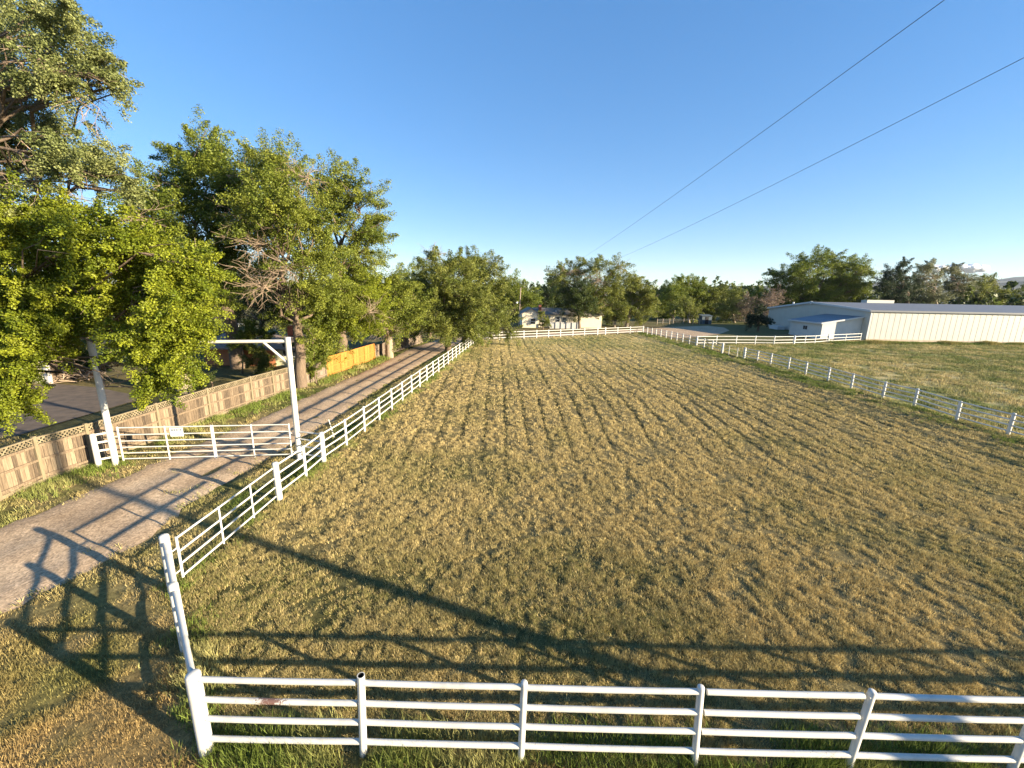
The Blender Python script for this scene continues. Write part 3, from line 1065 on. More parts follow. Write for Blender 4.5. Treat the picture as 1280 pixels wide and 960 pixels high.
# ------------------------------------------------------------------ overhead line
POLE = Vector((14.7, 1.35, 0)); FARP = Vector((15.2, 128, 0))
for p, hgt, lab in ((POLE, 16.2, 'tall brown utility pole carrying two wires, standing outside the near right'), (FARP, 13.2, 'far utility pole carrying the two wires, hidden in the trees')):
    t = thing('utility_pole', lab, 'pole', p, 'utility poles')
    obj('shaft', MB().tube([p + Vector((0, 0, -0.3)), p + Vector((0, 0, hgt))], [0.19, 0.12], 12), M['pole'], t, p)
    obj('crossarm', MB().box((p.x - 3.25, p.y - 0.2, hgt - 0.75), (p.x + 1.8, p.y - 0.1, hgt - 0.6)), M['pole'], t, p)
for sx, za, sag, lab in ((-3.1, 15.6, 0.9, 'thin overhead wire, the upper-left of the two crossing the sky'), (1.6, 15.6, 1.5, 'thin overhead wire, the lower-right of the two crossing the sky')):
    a = Vector((POLE.x + sx, POLE.y - 0.15, za)); b = Vector((FARP.x + sx, FARP.y - 0.15, 12.6))
    pts = []
    for i in range(41):
        u = i / 40
        pts.append(a.lerp(b, u) + Vector((0, 0, -sag * 4 * u * (1 - u))))
    tag(obj('power_line', MB().tube(pts, 0.010, 6), M['cable'], None, a), lab, 'wire', 'overhead wires')


# ------------------------------------------------------------------ trees
def leaf_cloud(clusters, per, leaf, tint_a, tint_b, sq=0.75, seed=1, mixdry=0.0, drycol=(0.25, 0.17, 0.09), droop=0.0):
    """clusters: list of (centre, radius); leaf-sized diamonds spread through each"""
    r = np.random.default_rng(seed)
    cc = np.array([[c[0].x, c[0].y, c[0].z, c[1]] for c in clusters])
    ax = np.array([tuple(c[2]) if len(c) > 2 else (0, 0, 1) for c in clusters], float)
    ax += r.normal(0, 0.45, ax.shape); ax /= np.linalg.norm(ax, axis=1)[:, None]
    k = len(cc) * per
    base = np.repeat(cc, per, 0); axr = np.repeat(ax, per, 0)
    d = r.normal(0, 1, (k, 3)); d /= np.linalg.norm(d, axis=1)[:, None]
    tq = r.uniform(-0.6, 1.0, k)
    rad = base[:, 3] * r.random(k) ** 0.5
    thin = (0.62 - 0.38 * tq)[:, None]
    P = base[:, :3] + axr * (tq * base[:, 3] * 1.25)[:, None] + d * rad[:, None] * np.array((1, 1, sq)) * thin
    P[:, 2] -= (0.10 + droop) * base[:, 3] * np.clip(tq, 0, 1) ** 2 * 1.5
    nrm = d * 0.55 + r.normal(0, 0.55, (k, 3)) + np.array((0.0, 0, 0.45))
    nrm /= np.linalg.norm(nrm, axis=1)[:, None]
    a = r.normal(0, 1, (k, 3))
    u = np.cross(nrm, a); u /= np.linalg.norm(u, axis=1)[:, None] + 1e-9
    v = np.cross(nrm, u)
    s = leaf * r.uniform(0.6, 1.35, k)[:, None]
    V = np.empty((k, 4, 3), np.float32)
    fold = nrm * s * 0.18
    V[:, 0] = P - u * s * 0.62; V[:, 1] = P - v * s * 0.38 + fold; V[:, 2] = P + u * s * 0.62; V[:, 3] = P + v * s * 0.38 + fold
    ct = r.random(len(cc))
    tt = np.clip(np.repeat(ct, per) * 0.75 + r.random(k) * 0.35, 0, 1)
    T = lerp(np.array(tint_a), np.array(tint_b), tt)
    if mixdry:
        dr = np.repeat(r.random(len(cc)) < mixdry, per)
        T[dr] = np.array(drycol) * r.uniform(0.7, 1.2, (dr.sum(), 1))
    return V.reshape(-1, 3), np.arange(k * 4).reshape(-1, 4), np.repeat(T, 4, 0)


def crooked(a, b, r0, r1, n=5, wob=0.08):
    L = (b - a).length
    pts = []
    for i in range(n + 1):
        u = i / n
        p = a.lerp(b, u)
        if 0 < i < n:
            p += Vector((random.gauss(0, 1), random.gauss(0, 1), random.gauss(0, 0.5))) * L * wob * 0.5
        p.z += L * 0.06 * math.sin(math.pi * u)
        pts.append(p)
    rad = [r0 + (r1 - r0) * (i / n) for i in range(n + 1)]
    return pts, rad


def tree(label, base, lobes, leaf, per, cl_r, kind='green', trunk_r=0.2, bark='bark', dens=1.0, group=None, name='tree', seed=None, twigs=None, fork=0.35, bare=None, shell=0.55, sq=0.75, droop=0.0, mixdry=0.0, jit=1.0):
    """lobes: list of (world centre, radius). Crown = leaf clusters in the lobes; trunk = tapered stem with limbs into the lobes"""
    seed = seed if seed is not None else random.randrange(10 ** 6)
    rs = random.Random(seed)
    base = Vector((base.x, base.y, 0))
    t = thing(name, label, 'tree', base, group)
    a_, b_ = {'bright': ((0.100, 0.142, 0.010), (0.275, 0.300, 0.022)), 'green': ((0.072, 0.112, 0.014), (0.215, 0.245, 0.030)),
              'dark': ((0.030, 0.052, 0.012), (0.080, 0.105, 0.022)), 'grey': ((0.115, 0.130, 0.058), (0.22, 0.225, 0.115)),
              'olive': ((0.095, 0.125, 0.020), (0.230, 0.240, 0.048)), 'brown': ((0.15, 0.115, 0.075), (0.25, 0.19, 0.13)), 'elm': ((0.100, 0.138, 0.016), (0.265, 0.285, 0.042)),
              'conifer': ((0.022, 0.038, 0.018), (0.050, 0.070, 0.030)), 'pink': ((0.17, 0.12, 0.09), (0.27, 0.20, 0.15)), 'pale': ((0.125, 0.155, 0.045), (0.27, 0.285, 0.10))}[kind]
    cl = []
    for c, r in lobes:
        k = max(4, int(dens * 8.5 * (r / cl_r) ** 2))
        for _ in range(k):
            d = Vector((rs.gauss(0, 1), rs.gauss(0, 1), rs.gauss(0, 1))).normalized()
            q = r * (shell + (1 - shell) * rs.random()) if rs.random() < 0.8 else r * rs.random() ** 0.5
            if d.z < -0.3:
                q *= 0.85
            q *= 1 + 0.16 * jit * rs.gauss(0, 1)
            cl.append((c + Vector((d.x * q, d.y * q, d.z * q * 0.92)), cl_r * rs.uniform(0.6, 1.35), d + Vector((0, 0, 0.15))))
    if cl:
        V, Fc, T = leaf_cloud(cl, int(per * 4.8), leaf * 0.40, a_, b_, sq, seed, mixdry=mixdry, droop=droop)
        np_mesh('crown', V, Fc, M['leaf'], T, 4, False, t, base)
    # trunk and limbs
    cen = sum((c for c, r in lobes), Vector()) / len(lobes)
    low = min(c.z - r for c, r in lobes); top = max(c.z for c, r in lobes)
    fz = max(0.8, low + (top - low) * fork * 0.6)
    fk = base + Vector(((cen.x - base.x) * 0.25, (cen.y - base.y) * 0.25, fz))
    mb = MB()
    pts, rad = crooked(base + Vector((0, 0, -0.2)), fk, trunk_r * 1.25, trunk_r * 0.85, 4, 0.05)
    mb.tube(pts, rad, 10)
    for c, r in lobes:
        p2, r2 = crooked(fk, c, trunk_r * 0.36, trunk_r * 0.10, 6, 0.12)
        mb.tube(p2, r2, 7, False)
        for _ in range(4):
            d = Vector((rs.gauss(0, 1), rs.gauss(0, 1), rs.gauss(0.2, 1))).normalized()
            i = rs.randrange(3, 6)
            p3, r3 = crooked(p2[i], c + d * r * 0.95, trunk_r * 0.16, trunk_r * 0.03, 4, 0.16)
            mb.tube(p3, r3, 5, False)
    obj('trunk', mb, M[bark], t, base)
    if twigs:
        for (c, r, k) in twigs:
            mb = MB()
            hub = c + Vector((0, 0, -0.2 * r))
            for _ in range(k):
                d = Vector((rs.gauss(0, 1), rs.gauss(0, 1), rs.gauss(-0.1, 0.8))).normalized()
                s1 = hub + d * r * rs.uniform(0.6, 1.25)
                p3, r3 = crooked(hub, s1, r * 0.011, r * 0.004, 4, 0.25)
                mb.tube(p3, r3, 4, False)
                for _q in range(5):
                    i = rs.randrange(1, 4)
                    d2 = (d + Vector((rs.gauss(0, 0.7), rs.gauss(0, 0.7), rs.gauss(-0.2, 0.6)))).normalized()
                    p4, r4 = crooked(p3[i], p3[i] + d2 * r * rs.uniform(0.25, 0.55), r * 0.006, r * 0.003, 2, 0.25)
                    mb.tube(p4, r4, 3, False)
            obj('dead_branch', mb, M['twig'], t, base)['label'] = 'bare dead twigs'
    return t


def LB(Y, spec, yj=0.6):
    """crown lobes surveyed from the photograph: (px, py, radius in px) at distance Y, spread in depth"""
    out = []
    rs = random.Random(int(Y * 100) + len(spec))
    for s_ in spec:
        x, y, r = s_[:3]
        rw = r * Y / F
        yy = Y + (s_[3] if len(s_) > 3 else rs.uniform(-yj, yj) * rw * 1.6)
        out.append((W(x, y, yy), r * yy / F))
    return out


def BX(px, Y):
    p = W(px, 450, Y)
    return Vector((p.x, Y, 0))


TG = 'trees left of the lane'
# A: big elm at the left edge, thin grey-green, drooping bare wood
tree('huge grey-green elm at the left edge, its thin branches reaching into the sky', BX(-130, 17),
     LB(16, [(-40, 40, 70), (30, 30, 44), (80, 35, 40), (112, 80, 30), (138, 98, 15), (128, 72, 13), (152, 106, 9), (60, 95, 40), (10, 110, 50), (-50, 150, 80), (30, 185, 44), (85, 195, 42), (125, 215, 40), (158, 240, 22), (-60, 260, 70), (5, 262, 40), (55, 270, 40)], 0.8),
     0.15, 70, 0.50, 'pale', 0.32, dens=0.55, group=TG, seed=11, twigs=[(W(60, 60, 15.5), 1.5, 7), (W(45, 225, 15.5), 1.9, 12), (W(145, 265, 15.5), 1.4, 16), (W(95, 105, 15.5), 1.3, 8)], shell=0.25, droop=0.25)
# B: bright maple overhanging the gateway
tree('bright yellow-green maple overhanging the left gateway post and crossbeam', BX(-70, 17.0),
     LB(14.2, [(40, 270, 40), (120, 300, 42), (185, 315, 36), (235, 330, 28), (70, 340, 55), (150, 365, 55), (220, 385, 46), (250, 420, 22), (20, 400, 50), (78, 402, 38), (186, 432, 34), (215, 452, 34), (190, 484, 20), (-40, 330, 60), (-60, 420, 60), (-20, 470, 40), (30, 465, 24), (15, 500, 30), (45, 430, 34)], 0.4),
     0.15, 75, 0.48, 'bright', 0.2, dens=1.1, group=TG, seed=12, shell=0.4)
# maple trunk tree behind
tree('thick pale trunked tree rising behind the lattice fence, crown behind the maple', BX(226, 27),
     LB(27, [(225, 330, 40), (190, 370, 45), (250, 370, 35), (215, 420, 35), (170, 430, 30)]), 0.24, 60, 0.9, 'green', 0.42, 'bark_pale', dens=0.6, group=TG, seed=13)
# C: tall dark elms
tree('tall dark green elm, the highest of the left group', BX(297, 36),
     LB(35, [(255, 192, 30), (232, 205, 24), (215, 238, 32), (262, 232, 40), (300, 222, 34), (190, 270, 36), (235, 285, 50), (295, 275, 44), (322, 250, 30), (200, 335, 36), (262, 345, 46), (310, 330, 32), (170, 300, 26)]),
     0.26, 70, 1.0, 'green', 0.5, dens=0.85, group=TG, seed=14, twigs=[(W(295, 215, 33), 2.6, 14), (W(205, 232, 33), 2.2, 8)])
tree('tall elm hung with bare tan twigs, trunk right behind the right gateway post', G(377, 484),
     LB(29.5, [(335, 205, 26), (362, 215, 28), (345, 250, 38), (385, 262, 30), (322, 285, 30), (372, 300, 40), (405, 318, 30), (330, 330, 22), (392, 350, 36), (415, 380, 30), (355, 395, 16), (395, 425, 26), (340, 262, 28)]),
     0.22, 68, 0.85, 'elm', 0.33, 'bark', dens=0.9, group=TG, seed=15, twigs=[(W(330, 352, 27.5), 2.0, 34), (W(385, 215, 29), 1.8, 16), (W(320, 300, 28), 1.9, 20), (W(300, 265, 28), 1.7, 10), (W(360, 330, 27.5), 1.8, 14)])
tree('airy round elm whose dark limbs show against the sky', BX(424, 38),
     LB(38, [(418, 232, 26), (448, 246, 26), (468, 272, 18), (474, 298, 14), (448, 290, 24), (425, 268, 22), (405, 250, 22), (455, 322, 26), (430, 340, 28)]),
     0.25, 60, 0.9, 'elm', 0.4, dens=0.85, group=TG, seed=16, shell=0.45)
# lower lane-side trees
tree('dense low yellow-green tree leaning over the orange fence', BX(392, 34.5),
     LB(33, [(440, 365, 30), (420, 395, 32), (460, 395, 28), (402, 420, 19), (442, 411, 17), (465, 365, 24), (400, 398, 22)]), 0.22, 68, 0.8, 'bright', 0.25, dens=0.8, group=TG, seed=17, twigs=[(W(460, 385, 31), 1.6, 12)])
tree('bushy lane-side elm with tan twigs hanging to its grey trunk', BX(487, 43),
     LB(42, [(482, 352, 24), (500, 362, 22), (478, 385, 26), (505, 390, 22), (520, 378, 16), (470, 405, 18), (498, 412, 16), (455, 345, 20)]), 0.26, 62, 0.95, 'elm', 0.35, 'bark_pale', dens=0.8, group=TG, seed=18, twigs=[(W(482, 405, 40), 1.9, 18)])
tree('small green tree shading the far end of the orange fence', BX(508, 52),
     LB(51, [(510, 352, 18), (522, 372, 18), (508, 392, 18), (530, 395, 16), (516, 412, 12), (495, 380, 14)]), 0.3, 55, 1.1, 'green', 0.3, 'bark_pale', dens=0.8, group=TG, seed=19)
tree('slim tree at the end of the left tree row beside the lane', BX(538, 62),
     LB(62, [(540, 380, 18), (528, 400, 16), (548, 402, 14), (535, 415, 10), (520, 348, 14)]), 0.32, 50, 1.2, 'green', 0.3, dens=0.8, group=TG, seed=20)
tree('dark elm filling the gap behind the orange-walled house', BX(330, 50), LB(50, [(318, 370, 26), (345, 385, 24), (300, 392, 22), (330, 350, 22), (372, 375, 22), (390, 395, 20), (285, 360, 24)]), 0.3, 55, 1.2, 'dark', 0.3, dens=0.85, group=TG, seed=61)
tree('dark tree deep in the yard behind the thick pale trunk', BX(235, 52), LB(52, [(240, 400, 30), (205, 410, 28), (265, 425, 22), (180, 400, 28), (225, 370, 26), (150, 420, 26), (110, 430, 26)]), 0.3, 55, 1.2, 'dark', 0.3, dens=0.85, group=TG, seed=62)
# right of the lane
tree('round olive tree with a dead brown top, standing where the lane meets the fence', G(560, 438),
     LB(47, [(552, 338, 24), (575, 335, 22), (540, 358, 24), (572, 365, 30), (548, 388, 26), (580, 395, 28), (556, 412, 20), (600, 380, 20), (534, 400, 18), (590, 415, 16)]),
     0.30, 60, 1.0, 'olive', 0.32, dens=0.85, seed=21, twigs=[(W(540, 318, 47), 1.8, 34)])
tree('rounded olive green tree beside the far end of the lane fence', G(579, 426.5),
     LB(55, [(590, 335, 18), (608, 338, 18), (598, 358, 24), (622, 352, 16), (615, 380, 20), (628, 400, 14), (610, 408, 16), (595, 400, 18), (640, 416, 9)]),
     0.32, 60, 1.1, 'olive', 0.3, dens=0.85, seed=22, twigs=[(W(612, 325, 55), 1.6, 10)])
# behind house
tree('tall dark tree left of the small utility pole', BX(640, 104), LB(104, [(638, 355, 14), (650, 360, 16), (636, 378, 16), (655, 380, 16), (642, 398, 12), (628, 365, 14), (664, 372, 12)]), 0.5, 55, 1.9, 'green', 0.4, dens=0.9, seed=23)
tree('dark tree directly behind the gable of the cream house', BX(672, 118), LB(118, [(668, 372, 14), (680, 378, 15), (690, 365, 14), (694, 348, 10), (684, 390, 12), (662, 390, 12), (700, 380, 14)]), 0.55, 55, 2.0, 'dark', 0.4, dens=0.9, seed=24)
tree('tall scraggly tree with grey upper twigs behind the cream house', G(746.5, 409.5), LB(88, [(700, 345, 13), (716, 340, 15), (735, 336, 15), (752, 335, 13), (772, 334, 13), (708, 362, 16), (730, 362, 20), (756, 358, 20), (775, 352, 14), (742, 382, 18), (765, 380, 16)]),
     0.42, 52, 1.5, 'olive', 0.45, dens=0.75, seed=25, twigs=[(W(705, 340, 87), 3.2, 14), (W(748, 345, 86), 3.4, 20), (W(775, 332, 87), 2.4, 10)])
tree('dark shady tree on a bare trunk before the cream house', BX(722, 83.6), LB(83.6, [(722, 378, 13), (708, 380, 11), (735, 382, 11), (720, 392, 10), (712, 366, 12), (730, 366, 12)]), 0.36, 55, 1.2, 'dark', 0.28, dens=0.9, seed=26)
tree('rounded yellow-green tree on two pale trunks right of the cream house', G(783, 409), LB(90, [(790, 355, 12), (805, 362, 13), (815, 372, 11), (795, 375, 16), (780, 368, 14), (812, 388, 12), (798, 392, 12), (776, 388, 12)]), 0.42, 58, 1.4, 'olive', 0.32, 'bark_pale', dens=0.9, seed=27)
tree('small bushy tree under the scraggly one, by the house end', G(768, 408.5), LB(93, [(770, 392, 9), (760, 398, 8), (778, 398, 8)]), 0.42, 50, 1.2, 'olive', 0.25, 'bark_pale', dens=0.9, seed=28)
tree('tiny slender tree before the window side of the cream house', G(678.5, 412), LB(80, [(678, 391, 4), (674, 399, 3.5), (684, 401, 4.5), (678, 406, 3)]), 0.3, 40, 0.6, 'olive', 0.10, dens=0.7, seed=29)
# middle treeline
TM = 'trees along the far side of the farm yard'
mids = [('broad dark green tree behind the yard, next to the yellow-green one', 838, 118, [(835, 368, 15), (850, 360, 13), (824, 385, 14), (845, 385, 15), (832, 398, 10)], 'green'),
        ('tall bright-topped tree in the middle of the yard treeline', 864, 122, [(858, 358, 12), (872, 362, 12), (866, 378, 14), (878, 382, 12), (880, 365, 10)], 'green'),
        ('small forked tree with pale trunk in front of the yard treeline', 856, 108, [(850, 386, 9), (862, 382, 9), (858, 394, 9), (870, 390, 7)], 'olive'),
        ('rounded light green tree above the small blue-grey shed', 898, 122, [(892, 370, 11), (904, 366, 10), (898, 384, 13), (912, 380, 10), (886, 384, 9)], 'olive'),
        ('slim yellow-green tree left of the brownish bare one', 912, 112, [(910, 384, 10), (916, 370, 9), (908, 396, 8)], 'olive'),
        ('thin brownish half-bare tree in the yard treeline', 930, 110, [(926, 384, 9), (934, 390, 9), (924, 396, 7), (936, 378, 8)], 'brown'),
        ('dark little tree behind the pink-twigged one', 950, 125, [(944, 372, 10), (955, 378, 10), (942, 386, 10)], 'green'),
        ('nearly bare tree of pinkish twigs at the barn corner', 962, 106, [(962, 378, 10), (970, 370, 9), (958, 388, 8)], 'pink'),
        ('dark bushy tree behind the olive trees right of the house', 818, 128, [(818, 375, 13), (806, 380, 12), (828, 372, 10)], 'dark')]
for lab, px_, Y_, lb, kd in mids:
    tw = [(W(lb[0][0], lb[0][1], Y_ - 1), 2.4, 20)] if kd in ('brown', 'pink') else None
    tree(lab, BX(px_, Y_), LB(Y_, lb), 0.5, 50 if kd not in ('brown', 'pink') else 16, 1.7, kd, 0.3, 'bark_pale', dens=1.2, group=TM, twigs=tw)
tree('small round dark tree standing at the shaded barn end', G(947.5, 414), LB(84, [(948, 398, 9), (938, 400, 7), (958, 400, 7), (948, 389, 6)]), 0.36, 60, 1.0, 'conifer', 0.2, dens=1.0, seed=40)
tree('great cottonwood rising behind the white barn gable', BX(1022, 122), LB(122, [(1000, 335, 14), (1018, 327, 12), (1040, 328, 13), (1058, 336, 14), (1076, 336, 11), (980, 345, 14), (985, 362, 18), (1010, 350, 18), (1036, 350, 18), (1062, 355, 16), (1076, 362, 12), (1000, 374, 15), (1030, 372, 16), (1055, 374, 14), (968, 374, 12), (1086, 338, 6)]),
     0.55, 55, 2.0, 'green', 0.7, dens=1.25, seed=41)
tree('dark pointed evergreen behind the barn roof', BX(1122, 108), LB(108, [(1128, 330, 6), (1126, 342, 10), (1112, 345, 8), (1124, 357, 13), (1118, 370, 14), (1108, 360, 9), (1134, 372, 12)]), 0.45, 60, 1.4, 'conifer', 0.4, dens=0.95, seed=42)
tree('grey-green gnarled tree with open branches behind the barn roof', BX(1155, 112), LB(112, [(1152, 338, 9), (1163, 333, 9), (1170, 343, 8), (1145, 350, 9), (1158, 352, 10), (1150, 368, 14), (1170, 370, 12)]), 0.45, 45, 1.4, 'grey', 0.4, 'bark_pale', dens=0.7, seed=43, twigs=[(W(1160, 345, 110), 3.0, 20)])
tree('grey leaning tree with a gap of sky beside it, behind the barn roof', BX(1188, 116), LB(116, [(1190, 340, 9), (1202, 342, 8), (1184, 352, 9), (1205, 350, 8), (1195, 364, 12), (1212, 360, 9)]), 0.45, 45, 1.4, 'grey', 0.4, 'bark_pale', dens=0.7, seed=44, twigs=[(W(1196, 348, 114), 3.0, 18)])
tree('green spreading tree near the right end of the barn roof', BX(1232, 122), LB(122, [(1225, 356, 10), (1240, 350, 7), (1222, 370, 12), (1240, 368, 12), (1252, 372, 10)]), 0.5, 55, 1.6, 'olive', 0.4, dens=0.8, seed=45)
tree('low green tree above the barn roof at the right edge', BX(1275, 135), LB(135, [(1262, 374, 10), (1278, 374, 10), (1294, 372, 12), (1310, 370, 14)]), 0.5, 55, 1.7, 'olive', 0.35, dens=0.85, seed=46)

# a far wood closing the horizon
cl = []
rs = random.Random(5)
for i in range(2100):
    a = rs.uniform(-0.75, 1.25)
    R = rs.uniform(165, 230)
    x = R * math.sin(a); y = R * math.cos(a)
    hgt = 6.0 + 6.5 * float(vnoise(np.array([x]), np.array([y]), 18, 5)[0])
    cl.append((Vector((x, y, rs.uniform(0.5, hgt))), rs.uniform(1.4, 2.6)))
V, Fc, T = leaf_cloud(cl, 30, 0.95, (0.04, 0.065, 0.016), (0.105, 0.13, 0.030), 0.8, 77)
tag(np_mesh('far_wood', V, Fc, M['leaf'], T, 4), 'dark far-off wood closing the horizon behind house and barn', 'wood', kind='stuff')

# undergrowth in the dark yard
shrubs = [('leafy shrub growing against the orange house wall', 322, 452, 33, [(318, 440, 10), (330, 448, 10), (312, 452, 8), (326, 462, 9)], 'olive'),
          ('dark green shrub under the crossbeam before the house roof', 300, 425, 33.5, [(318, 412, 12), (332, 420, 10), (300, 430, 9), (308, 420, 10)], 'green'),
          ('dark low bush beside the thick pale trunk', 262, 480, 28, [(262, 472, 10), (248, 482, 8)], 'dark'),
          ('dark bush behind the left gateway post, at the back of the asphalt', 100, 470, 31, [(92, 455, 12), (110, 452, 12), (128, 455, 12), (100, 440, 12), (140, 448, 10)], 'dark'),
          ('leafy shoots around the elm trunk behind the lattice fence', 392, 455, 30, [(392, 440, 12), (402, 452, 10), (388, 462, 8)], 'green')]
for lab, px_, py_, Y_, lb, kd in shrubs:
    tree(lab, BX(px_, Y_), LB(Y_, lb, 0.3), 0.17, 50, 0.42, kd, 0.05, dens=0.8, name='shrub')['category'] = 'shrub'
tree('weedy sapling leaning over the stained orange fence', BX(424, 36.2), LB(35.4, [(412, 448, 8), (418, 456, 6), (406, 456, 7), (424, 450, 5)], 0.2), 0.17, 50, 0.4, 'bright', 0.05, dens=0.8, name='shrub')['category'] = 'shrub'
# brush heap by the drive
br = MB()
for i in range(90):
    p = G(90 + random.gauss(0, 26), 474 + random.gauss(0, 3.2)); p.z = random.uniform(0.05, 0.7)
    d = Vector((random.gauss(0, 1), random.gauss(0, 1), random.gauss(0.1, 0.35))).normalized() * random.uniform(0.8, 2.2)
    pp, r_ = crooked(p, p + d, 0.035, 0.01, 3, 0.2)
    br.tube(pp, r_, 5, False)
tag(obj('brush_heap', br, M['twig'], None, G(95, 474)), 'tangled heap of bare branches at the back of the asphalt drive', 'brush')

# ------------------------------------------------------------------ buildings
def quad_prism(corners, z0, z1):
    return MB().hexa([Vector((c[0], c[1], z0)) for c in corners], [Vector((c[0], c[1], z1)) for c in corners])


# --- white barn
bc = G(1081.5, 426.2); bc.z = 0
gx, gy = bc.x, bc.y
VPd = Vector(((655 - 640) / F, 1, 0)).normalized()           # runs with the field
wd_ = Vector((VPd.y, -VPd.x, 0))                              # along the long wall
wd_ = (wd_ + Vector((0, -0.03, 0))).normalized()
L_, D_ = 62.0, 29.0
EH, RH, EL2 = 4.95, 5.95, 4.35
t = thing('barn', 'long white ribbed-metal barn with a low gable and grey roof', 'barn', bc)
def bp(u, v, z):
    q = bc + wd_ * u + VPd * v
    return Vector((q.x, q.y, z))
mb = MB()
u = 0.0; prof = []
while u < L_:
    prof += [(u, 0.0), (u + 0.40, 0.0), (u + 0.425, -0.017), (u + 0.855, -0.017), (u + 0.88, 0.0)]
    u += 0.88
vs, fs = [], []
for (uu, vv) in prof:
    vs += [bp(uu, vv, 0.35), bp(uu, vv, EH)]
for i in range(len(prof) - 1):
    fs.append((2 * i, 2 * i + 2, 2 * i + 3, 2 * i + 1))
mb.add(vs, fs)
obj('ribbed_wall', mb, M['metal_white'], t, bc)
mb = MB(); mb.add([bp(0, 0.02, 0), bp(0, D_ / 2, 0), bp(0, D_, 0), bp(0, D_, EL2), bp(0, D_ / 2, RH), bp(0, 0.02, EH)], [(0, 5, 4, 3, 2, 1)])
mb.add([bp(L_, 0, 0), bp(L_, D_ / 2, 0), bp(L_, D_, 0), bp(L_, D_, EL2), bp(L_, D_ / 2, RH), bp(L_, 0, EH)], [(0, 1, 2, 3, 4, 5)])
mb.add([bp(0, D_, 0), bp(L_, D_, 0), bp(L_, D_, EL2), bp(0, D_, EL2)], [(0, 1, 2, 3)])
obj('gable_wall', mb, M['metal_white'], t, bc)
obj('footing', MB().hexa([bp(0, -0.09, -0.1), bp(L_, -0.09, -0.1), bp(L_, 0.3, -0.1), bp(0, 0.3, -0.1)], [bp(0, -0.09, 0.4), bp(L_, -0.09, 0.4), bp(L_, 0.3, 0.4), bp(0, 0.3, 0.4)]), M['concrete'], t, bc)
mb = MB()
for (v0, z0, v1, z1) in ((-0.25, EH - 0.02, D_ / 2, RH + 0.04), (D_ / 2, RH + 0.04, D_ + 0.25, EL2 - 0.01)):
    b_ = [bp(-0.25, v0, z0), bp(L_, v0, z0), bp(L_, v1, z1), bp(-0.25, v1, z1)]
    mb.hexa(b_, [p + Vector((0, 0, 0.14)) for p in b_])
obj('roof', mb, M['metal_roof'], t, bc)
mb = MB()
mb.hexa([bp(-0.30, -0.30, EH - 0.12), bp(L_, -0.30, EH - 0.12), bp(L_, -0.255, EH - 0.12), bp(-0.30, -0.255, EH - 0.12)], [bp(-0.30, -0.30, EH + 0.15), bp(L_, -0.30, EH + 0.15), bp(L_, -0.255, EH + 0.15), bp(-0.30, -0.255, EH + 0.15)])
obj('gutter', mb, M['metal_roof'], t, bc)
for (v0, z0, v1, z1) in ((-0.28, EH, D_ / 2, RH + 0.05), (D_ / 2, RH + 0.05, D_ + 0.28, EL2)):
    b_ = [bp(-0.36, v0, z0 - 0.14), bp(-0.262, v0, z0 - 0.14), bp(-0.262, v1, z1 - 0.14), bp(-0.36, v1, z1 - 0.14)]
    obj('verge_trim', MB().hexa(b_, [p + Vector((0, 0, 0.34)) for p in b_]), M['trim'], t, bc)
obj('corner_trim', MB().hexa([bp(-0.02, -0.085, 0.4), bp(0.12, -0.085, 0.4), bp(0.12, -0.03, 0.4), bp(-0.02, -0.03, 0.4)], [bp(-0.02, -0.085, EH - 0.13), bp(0.12, -0.085, EH - 0.13), bp(0.12, -0.03, EH - 0.13), bp(-0.02, -0.03, EH - 0.13)]), M['trim'], t, bc)
obj('roof_monitor', MB().hexa([bp(10.5, D_ / 2 + 0.3, RH + 0.1), bp(15.6, D_ / 2 + 0.3, RH + 0.1), bp(15.6, D_ / 2 + 1.8, RH), bp(10.5, D_ / 2 + 1.8, RH)], [bp(10.5, D_ / 2 + 0.3, RH + 0.75), bp(15.6, D_ / 2 + 0.3, RH + 0.75), bp(15.6, D_ / 2 + 1.8, RH + 0.7), bp(10.5, D_ / 2 + 1.8, RH + 0.7)]), M['metal_white'], t, bc)
p = bp(0.6, D_ * 0.74, 5.2)
obj('flue', MB().tube([p, p + Vector((0, 0, 0.75))], 0.18, 10), M['trim'], t, bc)
obj('ridge_vent', MB().tube([bp(-0.31, D_ / 2, RH - 0.3), bp(-0.31, D_ / 2, RH + 0.3)], 0.16, 8), M['trim'], t, bc)

# --- lean-to shed on the barn end
v0, v1, u0 = 1.35, 10.0, -6.4
t = thing('lean_to_shed', 'small white lean-to shed with blue-grey roof and one window, at the barn gable', 'shed', bp(u0, v0, 0))
mb = MB()
b_ = [bp(u0, v0, 0), bp(-0.03, v0, 0), bp(-0.03, v1, 0), bp(u0, v1, 0)]
t_ = [bp(u0, v0, 2.72), bp(-0.03, v0, 3.86), bp(-0.03, v1, 3.86), bp(u0, v1, 2.72)]
mb.hexa(b_, t_)
obj('wall', mb, M['shed_white'], t, bp(u0, v0, 0))
b_ = [bp(u0 - 0.35, v0 - 0.3, 2.68), bp(-0.04, v0 - 0.3, 3.88), bp(-0.04, v1 + 0.3, 3.88), bp(u0 - 0.35, v1 + 0.3, 2.68)]
obj('roof', MB().hexa(b_, [p + Vector((0, 0, 0.12)) for p in b_]), M['shed_roof'], t, bp(u0, v0, 0))
b2 = [bp(u0 - 0.42, v0 - 0.36, 2.56), bp(-0.04, v0 - 0.36, 3.78), bp(-0.04, v0 - 0.303, 3.78), bp(u0 - 0.42, v0 - 0.303, 2.56)]
obj('fascia', MB().hexa(b2, [p + Vector((0, 0, 0.26)) for p in b2]), M['trim'], t, bp(u0, v0, 0))
